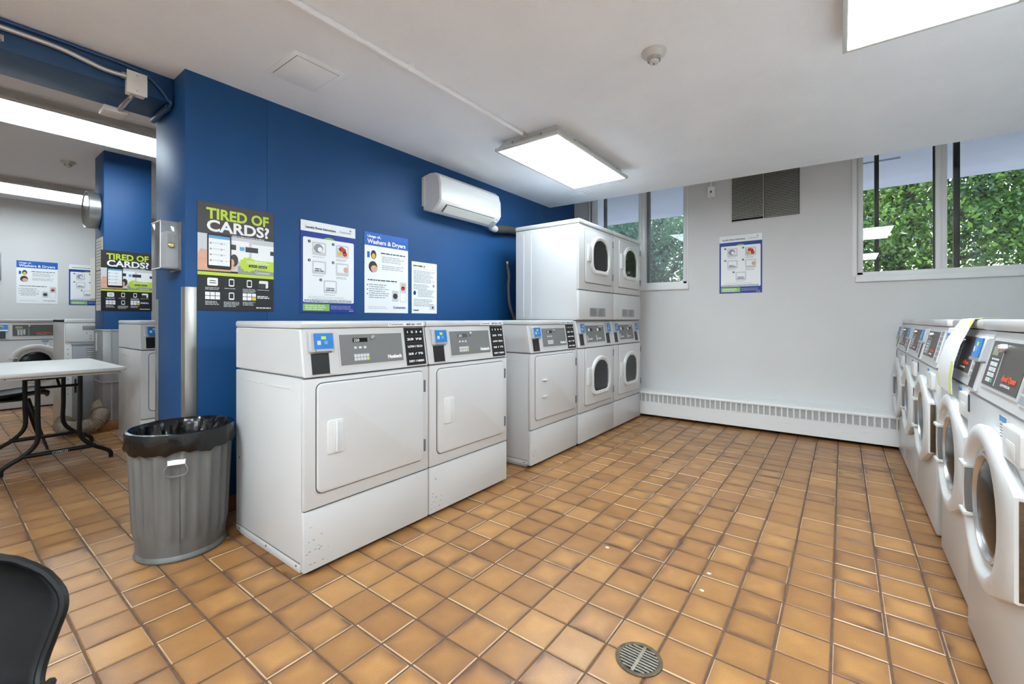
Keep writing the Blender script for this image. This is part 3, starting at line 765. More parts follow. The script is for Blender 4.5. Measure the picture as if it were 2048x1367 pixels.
def poster_cards(label, loc, rz):
    p = thing('poster', label, 'poster', loc, rz, 'phone payment posters')
    MB().box(-.20, .20, -.002, 0, 0, .60).build('sheet', 'black_print', p)
    R_(p, 'top_panel', -.20, .20, .38, .60, 'dark_print', 1)
    R_(p, 'photo', -.20, .20, .225, .425, 'light_print', 2)
    R_(p, 'lower_photo', .0, .20, .215, .26, 'grey_print', 3)
    R_(p, 'machine', -.10, .06, .285, .405, 'white_print', 3); R_(p, 'machine', .075, .2, .285, .395, 'white_print', 3)
    R_(p, 'machine_panel', .04, .11, .345, .375, 'dark_print', 4); R_(p, 'machine_panel', -.06, -.01, .35, .38, 'dark_print', 4); R_(p, 'machine_panel', .18, .2, .34, .365, 'dark_print', 4)
    R_(p, 'machine_sticker', .01, .035, .35, .372, 'sky_print', 4)
    poly_(p, 'hand', [(-.20, .22), (-.04, .222), (-.01, .25), (-.03, .31), (-.06, .33), (-.15, .335), (-.185, .34), (-.2, .31)], 'skin_print', 4)
    disc(p, 'hair', -.02, .29, .035, 'dark_print', 5, .6); disc(p, 'face', -.035, .275, .022, 'skin_print', 6, .7)
    R_(p, 'phone', -.155, -.035, .232, .432, 'black_plastic', 6, .012)
    R_(p, 'phone_screen', -.148, -.042, .252, .418, 'paper', 7); R_(p, 'phone_header', -.148, -.042, .402, .418, 'sky_print', 8)
    for j in range(4):
        for x in (-.138, -.085): disc(p, 'phone_icon', x, .375 - j * .032, .005, 'grey_print', 8)
    fine('fine_print', -.13, -.05, .378, .032, 4, 'light_print', p, -.0065, .12, 5)
    # lime burst banner
    bur = []
    for k in range(22):
        a = 2 * PI * k / 22; r = .046 if k % 2 else .038; bur.append((.055 + r * 1.1 * math.cos(a), .272 + r * math.sin(a)))
    poly_(p, 'burst', bur, 'lime_print', 5)
    poly_(p, 'banner', [(.03, .25), (.20, .238), (.20, .30), (.05, .302)], 'lime_print', 6)
    R_(p, 'store_badge', .058, .105, .258, .272, 'black_print', 7, .003); R_(p, 'store_badge', .112, .16, .257, .271, 'black_print', 7, .003)
    T_(p, 'App Store', .063, .262, .009, 'white_print', 8, .038); T_(p, 'Google play', .117, .261, .009, 'white_print', 8, .038)
    fine('fine_print', .045, .19, .294, .009, 2, 'white_print', p, -.0062, .4, 2)
    T_(p, 'Coinamatic', .095, .222, .020, 'white_print', 5, .082)
    R_(p, 'lime_rule', -.20, .20, .196, .214, 'lime_print', 3)
    T_(p, 'TIRED OF', -.158, .512, .082, 'lime_print', 4, .33, .0026)
    T_(p, 'CARDS?', -.158, .443, .086, 'white_print', 4, .33, .0026)
    fine('fine_print', -.03, .155, .432, .010, 1, 'light_print', p, -.005, .5, 8)
    # two rows of icons
    for c_, x in enumerate((-.128, -.033, .062, .142)):
        R_(p, 'icon', x - (.026 if c_ in (0, 3) else .014), x + (.026 if c_ in (0, 3) else .014), .138, .182, 'white_print', 2, .007)
        if c_ in (1, 2): R_(p, 'icon_screen', x - .010, x + .010, .146, .175, 'black_print', 3)
        elif c_ == 0:
            for k in range(2): R_(p, 'icon_wave', x - .015, x + .015, .152 + k * .012, .156 + k * .012, 'black_print', 3)
        else: R_(p, 'icon_card', x - .03, x + .012, .138, .165, 'dark_print', 3)
        fine('fine_print', x - .036, x + .036, .128, .008, (2, 1, 3, 1)[c_], 'light_print', p, -.0032, .45, c_ + 1)
        if c_ in (0, 2):
            for i in range(3):
                for j in range(2): R_(p, 'icon', x - .036 + i * .025, x - .014 + i * .025, .062 + j * .022, .081 + j * .022, 'white_print' if not (c_ == 2 and i == 2 and j == 0) else 'yellow_print', 2)
            fine('fine_print', x - .036, x + .036, .052, .008, 3, 'light_print', p, -.0032, .45, c_ + 6)
        elif c_ == 1:
            R_(p, 'icon', x - .014, x + .014, .062, .104, 'white_print', 2, .006); R_(p, 'icon_screen', x - .010, x + .010, .070, .098, 'black_print', 3)
            fine('fine_print', x - .04, x + .045, .050, .008, 4, 'light_print', p, -.0032, .45, 13)
        else: fine('fine_print', x - .036, x + .04, .090, .009, 2, 'white_print', p, -.0032, .6, 12)
    fine('fine_print', .10, .188, .022, .009, 1, 'white_print', p, -.0032, .7, 3, 0)
    return p
def poster_instr(label, loc, rz):
    p = thing('poster', label, 'poster', loc, rz, 'laundry room instruction posters')
    MB().box(-.20, .20, -.002, 0, 0, .605).build('sheet', 'navy_print', p)
    R_(p, 'header', -.20, .20, .535, .605, 'paper', 1)
    T_(p, 'Laundry Room Instructions', -.17, .556, .022, 'ink', 3, .215, .0006)
    T_(p, 'Coinamatic', .075, .558, .022, 'grey_print', 3, .09)
    disc(p, 'logo_mark', .16, .582, .007, 'grey_print', 3)
    disc(p, 'green_tab', 0, .478, .034, 'green_print', 2, 1.5)
    R_(p, 'panel', -.185, .187, .068, .497, 'paper', 3, .01)
    spots = [(-.075, .425), (.095, .425), (-.075, .300), (.095, .300), (.005, .175)]
    for k, (x, z) in enumerate(spots):
        R_(p, 'picture', x - .048, x + .05, z - .042, z + .046, 'light_print', 4, .008)
        R_(p, 'picture_inner', x - .038, x + .04, z - .02, z + .036, 'paper', 5, .006)
        disc(p, 'step_number', x - .068, z + .045, .010, 'ink', 4)
        T_(p, str(k + 1), x - .068, z + .040, .013, 'white_print', 6, None, .0004, 'CENTER')
        if k == 0: disc(p, 'drum', x - .005, z + .005, .030, 'grey_print', 6, 1.1); disc(p, 'drum', x + .006, z - .002, .016, 'white_print', 7)
        if k == 1:
            for q, (a, b, mm) in enumerate(((-.02, -.01, 'yellow_print'), (.012, .012, 'red_print'), (.02, -.012, 'red_print'), (-.005, .02, 'red_print'), (-.03, .012, 'light_print'))): disc(p, 'garment', x + a, z + b, .017, mm, 6 + (q > 2), 1.1)
        if k in (2, 4): fine('fine_print', x - .03, x + .035, z - .005, .012, 2, 'ink', p, -.0055, .5, k)
        if k == 3: disc(p, 'hand', x + .028, z + .002, .020, 'skin_print', 6, .9)
        fine('fine_print', x - .045, x + .045, z - .052, .008, 2 if k in (1, 3) else 1, 'grey_print', p, -.0042, .4, k + 3)
    fine('fine_print', -.15, .14, .108, .010, 2, 'light_print', p, -.0042, .4, 9); fine('fine_print', -.178, .18, .086, .009, 2, 'ink', p, -.0042, .45, 10, .05)
    R_(p, 'green_box', -.185, .0, .012, .058, 'green_print', 3); fine('fine_print', -.17, -.02, .048, .012, 3, 'paper', p, -.0042, .4, 11)
    fine('fine_print', .01, .185, .048, .010, 3, 'light_print', p, -.0032, .25, 12); fine('fine_print', .15, .185, .016, .008, 1, 'paper', p, -.0032, .5, 13)
    return p
def poster_usage(label, loc, rz):
    p = thing('poster', label, 'poster', loc, rz, 'washer and dryer usage posters')
    MB().box(-.202, .202, -.002, 0, 0, .60).build('sheet', 'paper', p)
    R_(p, 'header', -.202, .202, .502, .60, 'royal_print', 1)
    T_(p, 'Usage of..', -.178, .562, .026, 'white_print', 3, .12, .0008)
    T_(p, 'Washers & Dryers', -.178, .518, .045, 'white_print', 3, .355, .0012)
    disc(p, 'detergent_picture', -.125, .435, .034, 'ink', 2, .7); disc(p, 'detergent_picture', -.125, .425, .02, 'yellow_print', 3, .8); R_(p, 'detergent_picture', -.18, -.158, .41, .455, 'royal_print', 2)
    disc(p, 'pour_picture', -.13, .345, .042, 'dark_print', 2, .9); disc(p, 'pour_picture', -.12, .33, .026, 'skin_print', 3, 1.1)
    fine('heading', -.06, .175, .458, .016, 1, 'ink', p, -.003, .5, 1, .05)
    fine('fine_print', -.05, .18, .430, .013, 4, 'grey_print', p, -.003, .35, 2); fine('fine_print', -.05, .18, .362, .013, 3, 'grey_print', p, -.003, .35, 3)
    fine('heading', -.175, .10, .250, .016, 1, 'ink', p, -.003, .5, 4, .05)
    fine('fine_print', -.165, .02, .215, .016, 7, 'grey_print', p, -.003, .35, 5)
    for z in (.208, .175, .142): disc(p, 'bullet', -.178, z, .005, 'royal_print', 2)
    R_(p, 'machine_picture', .045, .105, .09, .175, 'light_print', 2, .004); disc(p, 'machine_drum', .075, .132, .022, 'dark_print', 3)
    R_(p, 'stack_picture', .12, .185, .09, .245, 'light_print', 2, .004); R_(p, 'stack_picture_inner', .124, .18, .094, .16, 'paper', 3); disc(p, 'person_picture', .155, .215, .018, 'skin_print', 3); disc(p, 'person_picture', .15, .195, .016, 'red_print', 3, 1.2)
    T_(p, 'Coinamatic', .055, .036, .028, 'ink', 3, .12); fine('fine_print', -.17, .02, .048, .011, 2, 'light_print', p, -.003, .4, 6)
    return p
def poster_small(label, loc, rz):
    p = thing('notice', label, 'notice', loc, rz)
    MB().box(-.138, .138, -.002, 0, 0, .425).build('sheet', 'paper', p)
    T_(p, 'HOW IT WORKS', -.125, .385, .018, 'ink', 3, .1, .0006)
    disc(p, 'recycling_mark', -.005, .39, .011, 'grey_print', 2)
    R_(p, 'rule', -.13, .13, .368, .370, 'grey_print', 2)
    fine('fine_print', -.12, .12, .352, .0115, 9, 'grey_print', p, -.003, .45, 1)
    fine('fine_print', -.12, .07, .240, .0115, 4, 'grey_print', p, -.003, .45, 2); disc(p, 'symbol', .1, .235, .013, 'grey_print', 2)
    disc(p, 'globe', -.108, .168, .018, 'navy_print', 2, .8)
    fine('fine_print', -.075, .125, .195, .0105, 6, 'grey_print', p, -.003, .45, 3)
    fine('fine_print', -.12, .10, .118, .013, 5, 'grey_print', p, -.003, .4, 4)
    R_(p, 'picture', .055, .115, .03, .075, 'light_print', 2); disc(p, 'picture_detail', .09, .05, .010, 'ink', 3)
    T_(p, 'Coinamatic', -.125, .022, .016, 'ink', 3, .06, .0004)
    return p
EPS = .0015
poster_cards('large black TIRED OF CARDS? poster on the blue wall by the corner guard', (XB + EPS, 1.085, 1.15), FRONT_XP)
poster_instr('laundry room instructions poster on the blue wall', (XB + EPS, 1.655, 1.145), FRONT_XP)
poster_usage('blue-headed washers and dryers usage poster on the blue wall', (XB + EPS, 2.134, 1.149), FRONT_XP)
poster_small('small white text notice under the air conditioner on the blue wall', (XB + EPS, 2.513, 1.15), FRONT_XP)
poster_instr('laundry room instructions poster on the grey window wall below the louvred vent', (-.852, YW - EPS, 1.375), 0)
poster_cards('black TIRED OF CARDS? poster on the blue pillar in the far room', (-5.83 + EPS, 1.228, 1.187), FRONT_XP)
poster_usage('washers and dryers usage poster on the far room wall', (XL + EPS, .952, 1.325), FRONT_XP)
poster_instr('laundry room instructions poster on the far room wall, partly behind the pillar', (XL + EPS, 1.47, 1.315), FRONT_XP)
nb = thing('notice', 'narrow column of pale notices on the side of the blue pillar', 'notice', (-5.985, 1.05 - EPS, 1.19), 0)
for z0, z1 in ((0, .40), (.41, .73)):
    s_ = MB().box(-.15, .13, -.002, 0, z0, z1).build('sheet', 'cream_paper', nb)
    fine('fine_print', -.13, .11, z1 - .03, .03, int((z1 - z0) / .035), 'grey_print', s_, -.0022, .4, 7)
hp = thing('notice', 'blank cream paper strip on the far room wall by the pillar', 'notice', (XL + .02, 1.60, 1.42), FRONT_XP)
MB().box(-.10, .06, -.003, 0, 0, .62).build('sheet', 'cream_paper', hp)
rk = thing('brochure_holder', 'clear wall brochure holder at the left edge in the far room', 'holder', (XL + .001, .50, 1.63), FRONT_XP)
MB().box(-.11, .11, -.012, 0, 0, .40, .002).build('back_plate', 'clear_plastic', rk); MB().box(-.11, .11, -.05, -.045, 0, .2, .002).box(-.11, .11, -.05, -.012, 0, .006).build('pocket', 'clear_plastic', rk)

# ------------------------------------------------------------------ wall and ceiling fittings
# air conditioner head: local x along the wall, front -y
ac = thing('air_conditioner', 'white wall-mounted split air conditioner on the blue wall', 'air conditioner', (XB, 2.89, 1.985), FRONT_XP)
prof = [(0, .03), (0, .315), (-.08, .325), (-.15, .318), (-.19, .285), (-.208, .225), (-.212, .085), (-.200, .062), (-.14, .012), (-.10, 0)]
MB().xprism(prof, -.395, .395, .010).build('casing', 'white_plastic', ac)
MB().xprism([(-.2135, .088), (-.2095, .222), (-.206, .222), (-.209, .088)], -.385, .390).build('front_cover', 'white_enamel', ac)
fl_ = MB().xprism([(-.203, .056), (-.146, .0105), (-.150, .006), (-.208, .052)], -.31, .29).build('flap', 'offwhite', ac)
MB().xprism([(-.204, .060), (-.142, .0095), (-.1415, .013), (-.2035, .064)], -.32, .30).build('flap_gap', 'seam', ac, smooth=False)
MB().box(.31, .345, -.200, -.17, .028, .036).build('indicator', 'light_print', ac, smooth=False)
MB().box(-.405, -.395, -.03, 0, .06, .30).build('mounting_plate', 'offwhite', ac)
lt = thing('pipe_cover', 'dark insulated pipe with white sleeve beside the air conditioner', 'pipe', (XB, 3.28, 2.01), FRONT_XP)
MB().tube([(.0, -.085, .005), (.03, -.078, -.015), (.09, -.07, -.02), (.12, -.068, -.016)], [.030, .034, .034, .030], 12).build('sleeve', 'white_plastic', lt)
MB().tube([(.09, -.068, -.018), (.16, -.06, -.012), (.3, -.055, .012), (.55, -.05, .02)], [.036, .042, .040, .038], 12).build('insulation', 'foam_dark', lt)
cb = thing('flexible_conduit', 'grey flexible conduit hanging on the blue wall behind the dryers', 'conduit', (XB, 3.62, 1.10), FRONT_XP)
pth = [(.0, -.03, .58), (.005, -.03, .54), (.02, -.035, .45), (.012, -.035, .35), (.02, -.035, .22), (.05, -.04, .10), (.11, -.05, -.03), (.14, -.05, -.2)]
def resample(P, n):
    P = [Vector(p) for p in P]; out = []
    for i in range(n):
        t = i / (n - 1) * (len(P) - 1); k = min(int(t), len(P) - 2); u_ = t - k
        p0, p1, p2, p3 = P[max(k - 1, 0)], P[k], P[k + 1], P[min(k + 2, len(P) - 1)]
        out.append(tuple(.5 * ((2 * p1) + (p2 - p0) * u_ + (2 * p0 - 5 * p1 + 4 * p2 - p3) * u_ ** 2 + (3 * p1 - p0 - 3 * p2 + p3) * u_ ** 3)))
    return out
rp = resample(pth, 90); MB().tube(rp, [.014 + .003 * (k % 2) for k in range(90)], 10).build('hose', 'hose_grey', cb)
MB().tube([(0, -.03, .57), (-.002, -.03, .60)], .014, 10).build('end_fitting', 'silver', cb)

# corner guard on the wall end
cg = thing('corner_guard', 'tall brushed metal guard on the blue wall corner', 'corner guard', (XB, .83, 0))
MB().box(.0005, .003, -.003, .052, .03, 1.275, .001).build('wall_leg', 'steel_brushed', cg)
MB().box(-.055, .003, -.003, -.0005, .03, 1.275, .001).build('end_leg', 'steel_brushed', cg)
cg2 = thing('corner_guard', 'thin metal guard on the far edge of the blue wall end', 'corner guard', (-3.31, .83, 0))
MB().box(-.003, .05, -.003, -.0005, .03, 1.22, .001).box(-.003, -.0005, -.003, .05, .03, 1.22, .001).build('guard_leg', 'steel_brushed', cg2)

# thermostat inside a clear guard on the wall end (front -y)
tg = thing('thermostat_guard', 'clear plastic lock box over a thermostat on the blue wall end', 'thermostat', (-2.945, .83, 1.37), 0)
bxw, bxd, bxh = .076, .092, .255
g = MB()
g.box(-bxw, bxw, -bxd, -bxd + .003, 0, bxh, .001); g.box(-bxw, -bxw + .003, -bxd, 0, 0, bxh); g.box(bxw - .003, bxw, -bxd, 0, 0, bxh)
g.box(-bxw, bxw, -bxd, 0, 0, .003); g.box(-bxw, bxw, -bxd, 0, bxh - .003, bxh)
g.build('clear_cover', 'clear_plastic', tg)
MB().box(-bxw - .006, bxw + .006, -.006, 0, -.006, bxh + .006, .002).build('back_plate', 'clear_plastic', tg)
MB().box(-.05, .055, -.062, -.006, .012, .205, .004).build('thermostat', 'white_plastic', tg)
for a in (-.056, -.032): MB().box(.0545, .0565, a, a + .018, .135, .190).build('thermostat_window', 'grey_print', tg, smooth=False)
MB().lathe([(.014, 0), (.014, .008), (.009, .012), (.001, .012)], 16, (bxw, -.045, .125), axis='x').build('lock', 'brass', tg)
for z in (.001, bxh - .005): MB().box(-bxw, bxw + .001, -bxd - .001, -bxd + .003, z, z + .004).build('cover_edge', 'white_print', tg, smooth=False)
MB().box(bxw - .003, bxw + .001, -bxd - .001, -bxd + .002, .001, bxh - .001).build('cover_edge', 'white_print', tg, smooth=False)

# ceiling light fixtures
def light(label, x0, x1, y0, y1, zc, drop_, group, lens='lamp_lens'):
    f = thing('ceiling_light', label, 'ceiling light', ((x0 + x1) / 2, (y0 + y1) / 2, zc), 0, group)
    w, l = (x1 - x0) / 2, (y1 - y0) / 2; zb = -drop_
    ins = .045
    rc = lambda i, z: [(w - i, l - i, z), (-w + i, l - i, z), (-w + i, -l + i, z), (w - i, -l + i, z)]
    MB().loft([rc(ins, -.0005), rc(ins, -.02), rc(.012, zb + .022)], True, False).build('housing', 'fixture_metal', f)
    fr = MB()
    fr.box(-w, -w + .02, -l, l, zb, zb + .024, .003); fr.box(w - .02, w, -l, l, zb, zb + .024, .003)
    fr.box(-w + .02, w - .02, -l, -l + .02, zb, zb + .024, .003); fr.box(-w + .02, w - .02, l - .02, l, zb, zb + .024, .003)
    fr.build('lens_frame', 'fixture_metal', f)
    MB().box(-w + .019, w - .019, -l + .019, l - .019, zb + .003, zb + .010).build('lens', lens, f)
    for k in (-1, 1):
        MB().box(k * w * .45 - .006, k * w * .45 + .006, -l + .004, -l + .018, zb + .026, zb + .05).build('clip', 'silver', f)
        MB().box(w - .012, w + .004, k * l * .62 - .01, k * l * .62 + .01, zb + .022, zb + .032, .002).build('latch', 'silver', f)
    return f
gl_ = 'lens panel ceiling lights'
light('flat panel ceiling light over the dryer row, at the end of the conduit', -2.085, -1.53, 2.56, 3.76, ZC, .085, gl_, 'lamp_lens_dimmed')
light('flat panel ceiling light at the upper right corner, over the washers', .0, .575, 1.40, 2.61, ZC, .085, gl_)
light('flat panel ceiling light behind the camera, at the other end of the conduit', -2.085, -1.53, -1.6, -.4, ZC, .085, gl_, 'lamp_lens_boosted')
light('added fill ceiling light, unseen behind the camera, over the washer side', .0, .575, -1.6, -.4, ZC, .085, gl_, 'lamp_lens_boosted')  # added fixture out of view, evens out the room light
light('long ceiling light in the far room, just past the blue beam', -5.39, -4.80, .15, 1.46, ZU, .09, 'lens panel ceiling lights in the far room', 'lamp_lens_far')
light('long ceiling light in the far room, nearest the far wall', -8.42, -7.74, .15, 1.30, ZU, .09, 'lens panel ceiling lights in the far room', 'lamp_lens_far')

# painted conduit along the ceiling feeding the light
cd = thing('ceiling_conduit', 'white painted conduit running along the ceiling to the light', 'conduit', (-1.83, 1.0, ZC))
MB().tube([(0, -1.40, -.013), (0, 1.60, -.013), (0, 1.64, -.016)], .0145, 10).build('pipe', 'ceiling_smooth', cd)
MB().tube([(0, .515, -.013), (0, .55, -.013)], .018, 10).build('coupling', 'ceiling_smooth', cd)
MB().box(-.028, .028, .522, .542, -.004, 0, .001).build('strap', 'ceiling_smooth', cd)
MB().tube([(0, 1.55, -.013), (0, 1.60, -.014)], .017, 10).build('connector', 'fixture_metal', cd)

def smoke(label, loc):
    s = thing('smoke_detector', label, 'smoke detector', loc, 0, 'round ceiling detectors')
    MB().lathe([(.060, 0), (.060, -.008), (.056, -.016), (.036, -.030), (.034, -.030)], 32, (0, 0, 0), True, False).build('base', 'fixture_metal', s)
    MB().lathe([(.036, -.026), (.033, -.044), (.030, -.046), (.029, -.046)], 28, (0, 0, 0), False, False).build('collar', 'silver', s)
    MB().lathe([(.030, -.030), (.024, -.052), (.020, -.058), (.001, -.060)], 28, (0, 0, 0)).build('head', 'fixture_metal', s)
    MB().lathe([(.004, -.0595), (.0035, -.0612), (.0005, -.0612)], 10, (0, 0, 0)).build('sensor_hole', 'dark_gap', s)
    return s
smoke('round silver smoke detector on the ceiling above the tiled aisle', (-.756, 2.191, ZC))
smoke('round smoke detector on the far room ceiling left of the pillar', (-6.56, .90, ZU))

def hatch(label, x0, x1, y0, y1):
    h = thing('access_panel', label, 'access panel', ((x0 + x1) / 2, (y0 + y1) / 2, ZC))
    w, l = (x1 - x0) / 2, (y1 - y0) / 2
    MB().box(-w, w, -l, l, -.006, 0, .002).build('frame', 'ceiling_smooth', h)
    MB().box(-w + .028, w - .028, -l + .028, l - .028, -.0062, -.004).build('gap', 'seam', h, smooth=False)
    MB().box(-w + .031, w - .031, -l + .031, l - .031, -.009, -.005, .001).build('door', 'ceiling_smooth', h)
    return h
hatch('square access panel in the ceiling by the blue wall', -2.49, -2.175, 1.095, 1.385)
hatch('small square access panel in the ceiling beyond the light', -2.377, -2.137, 4.05, 4.29)

# beam fittings: conduit, junction box, spot head, painted cable, hook plate
cx_ = thing('beam_conduit', 'bare metal conduit along the blue beam into the junction box', 'conduit', (-2.99, 0, 2.3))
MB().tube(resample([(.02, -2.0, .092), (.02, -.6, .092), (.02, .1, .090), (.022, .36, .086), (.024, .46, .070), (.026, .54, .055), (.03, .615, .056)], 60), .012, 10).build('pipe', 'silver', cx_)
MB().tube([(.03, .600, .056), (.03, .625, .056)], .017, 10).build('connector', 'silver', cx_)
MB().box(.0, .014, .15, .19, .070, .112, .002).build('strap', 'silver', cx_)
jb = thing('junction_box', 'beige metal junction box on the blue beam', 'junction box', (-2.99, .658, 2.272))
MB().box(.001, .055, -.038, .038, 0, .108, .003).build('box', 'offwhite', jb); MB().box(.055, .058, -.042, .042, -.004, .112, .002).build('cover', 'offwhite', jb)
for z in (.015, .095): MB().lathe([(.004, 0), (.004, .002), (.001, .0025)], 8, (.058, 0, z), axis='x').build('screw', 'silver', jb)
MB().tube([(.03, -.012, .0), (.02, -.016, -.012), (-.10, -.02, -.014), (-.22, -.02, -.016)], .011, 10).build('outlet_conduit', 'silver', jb)
MB().box(-.315, -.20, -.085, .02, -.035, -.005, .006).build('outlet_body', 'offwhite', jb)
cbl = thing('painted_cable', 'blue painted cable looping along the beam down to the wall end', 'cable', (-2.99, 0, 2.3))
MB().tube(resample([(.008, -2.0, .128), (.008, .2, .128), (.008, .45, .127), (.010, .62, .122), (.012, .71, .100), (.014, .765, .055), (.014, .80, .012), (.01, .815, -.010), (-.15, .815, -.012), (-.30, .815, -.012)], 80), .009, 8).build('cable', 'beam_paint', cbl)
MB().tube([(-.02, .812, -.014), (-.30, .812, -.014)], .016, 10).build('sleeve', 'beam_paint', cbl)
hk = thing('hook_plate', 'small metal hook plate hanging on the blue beam at the left edge', 'hook', (-2.99, .195, 2.335))
MB().box(.001, .006, -.012, .012, 0, .03, .002).build('plate', 'chrome', hk); MB().tube([(.006, 0, .02), (.02, 0, .012), (.022, 0, 0), (.01, 0, -.006)], .003, 8).build('hook', 'chrome', hk)

# wall clock on the pillar side (front -y)
ck = thing('wall_clock', 'round silver wall clock on the side of the blue pillar', 'clock', (-6.05, 1.05, 2.20), 0)
MB().lathe([(.165, -.001), (.182, -.012), (.185, -.05), (.185, -.095), (.176, -.100), (.168, -.096)], 44, axis='y').build('rim', 'steel_brushed', ck)
MB().lathe([(.170, -.070), (.001, -.070)], 44, axis='y').build('dial', 'paper', ck)
for a, l_, w_ in ((60, .09, .006), (-40, .13, .004)):
    dx, dz = math.sin(R(a)) * l_, math.cos(R(a)) * l_
    MB().tube([(0, -.074, 0), (dx, -.074, dz)], w_, 6).build('hand', 'black_plastic', ck)
MB().lathe([(.174, -.094), (.001, -.094)], 44, axis='y').build('glass', 'clear_plastic', ck)

# louvred vent and sensor on the window wall
vt = thing('wall_vent', 'dark louvred vent grille in the grey window wall', 'vent', (-.632, YW, 2.125), 0)
MB().box(-.299, .299, -.004, -.001, 0, .46).build('backing', 'dark_gap', vt)
MB().box(-.312, -.299, -.010, -.001, -.012, .472, .002).box(.299, .312, -.010, -.001, -.012, .472, .002).box(-.299, .299, -.010, -.001, -.012, 0, .002).build('frame', 'wall_grey', vt)
MB().box(-.009, -.003, -.020, -.001, 0, .46).build('divider', 'vent_metal', vt)
sl_me = MB().add([(-.147, -.003, .010), (.145, -.003, .010), (.145, -.018, 0), (-.147, -.018, 0), (-.147, -.003, .0125), (.145, -.003, .0125), (.145, -.018, .0048), (-.147, -.018, .0048)],
                 [(0, 1, 2, 3), (7, 6, 5, 4), (0, 3, 7, 4), (1, 5, 6, 2), (3, 2, 6, 7), (0, 4, 5, 1)]).mesh('slat'); sl_me.materials.append(MATS['vent_metal'])
for k in range(29):
    for x in (-.151, .149):
        if k == 0 and x < 0: continue
        o = bpy.data.objects.new('slat', sl_me); COL.objects.link(o); o.parent = vt; o.location = (x, 0, .004 + k * .0158)
sn = thing('wall_sensor', 'small white sensor box high on the window wall', 'sensor', (-1.130, YW, 2.415), 0)
MB().box(-.036, .036, -.035, 0, 0, .112, .005).build('box', 'paper', sn); MB().box(-.007, .007, -.037, -.034, .045, .068, .002).build('switch', 'black_plastic', sn)
MB().lathe([(.02, 0), (.018, -.012), (.008, -.018), (.001, -.018)], 16, (.0, -.018, .0)).build('nozzle', 'offwhite', sn); MB().tube([(0, -.015, .11), (0, -.015, .30)], .010, 8).build('feed_pipe', 'paper', sn)

# baseboard heater
ht = thing('baseboard_heater', 'long white baseboard heater under the window wall', 'heater', (-1.84, 4.88, 0), 0)
Lh = 2.225; dp = YW - 4.88
MB().xprism([(dp, .04), (0.0, .032), (0.0, .168), (.018, .170), (.018, .262), (dp, .262)], -.5, Lh, .002).build('body', 'white_paint', ht)
MB().xprism([(dp, .262), (.0, .262), (-.002, .272), (.012, .288), (.05, .296), (dp, .300)], -.5, Lh, .002).build('top_cover', 'white_paint', ht)
MB().box(-.5, Lh, .012, .0178, .174, .260).build('grille_mesh', 'mesh_grey', ht)
MB().box(-.5, Lh, -.002, .018, .166, .176, .002).build('lower_rail', 'white_paint', ht)
bar_me = MB().box(-.006, .006, -.001, .018, .172, .264).mesh('bar'); bar_me.materials.append(MATS['white_paint'])
nb_ = 45
for k in range(nb_ + 1):
    o = bpy.data.objects.new('bar', bar_me); COL.objects.link(o); o.parent = ht; o.location = (.012 + k * (Lh - .03) / nb_, 0, 0)
MB().box(-.5, Lh, .13, .15, 0.001, .05).build('plinth', 'dark_gap', ht)
scf = MB(); rr = random.Random(4)
for k in range(22):
    x = rr.uniform(.2, Lh - .1); z = rr.uniform(.05, .14); scf.box(x, x + rr.uniform(.01, .06), -.0012, .001, z, z + .0016)
scf.build('scuff', 'light_print', ht, smooth=False)

# floor drain
fd = thing('floor_drain', 'round metal floor drain set in the tiles', 'drain', (-.527, 1.385, 0), R(0))
MB().lathe([(.074, -.002), (.074, .0035), (.066, .0045), (.060, .003), (.060, -.002)], 36).build('rim', 'rust_dark', fd)
MB().lathe([(.060, .0008), (.001, .0008)], 30).build('pit', 'dark_gap', fd)
for k in range(9):
    y = -.048 + k * .012; hw = math.sqrt(max(.0, .060 ** 2 - y * y))
    MB().box(-hw, hw, y - .0032, y + .0032, .0012, .004, .001).build('bar', 'drain_bar', fd)
MB().box(-.005, .005, -.06, .06, .0015, .0045, .001).build('cross_bar', 'drain_bar', fd)

# ------------------------------------------------------------------ trash can
tc = thing('trash_can', 'ribbed galvanized round trash can beside the nearest dryer', 'trash can', (-2.572, .748, 0))
n = 216
# extra rings so that ribs begin and end softly
def canring(h):
    t = (h - .06) / .5; r = .192 + .024 * t; e = min(1, max(0, (h - .085) / .03)) * min(1, max(0, (.52 - h) / .02))
    return [((r + .009 * e * (.5 + .5 * math.cos(24 * 2 * PI * k / n)) ** 1.5) * math.cos(2 * PI * k / n), (r + .009 * e * (.5 + .5 * math.cos(24 * 2 * PI * k / n)) ** 1.5) * math.sin(2 * PI * k / n), h) for k in range(n)]
plain = lambda r, h: [(r * math.cos(2 * PI * k / n), r * math.sin(2 * PI * k / n), h) for k in range(n)]
rings = [plain(.186, .006), plain(.193, .001), plain(.197, .010), plain(.194, .020), plain(.189, .028), plain(.1915, .05)] + [canring(h) for h in (.08, .10, .12, .14, .2, .3, .4, .47, .49, .50, .52)] + [plain(.2165, .555), plain(.223, .560), plain(.225, .570), plain(.219, .576), plain(.211, .570), plain(.190, .06)]
MB().loft(rings, True, True).build('body', 'galv', tc)
ha = math.atan2(-.12, 1.0)
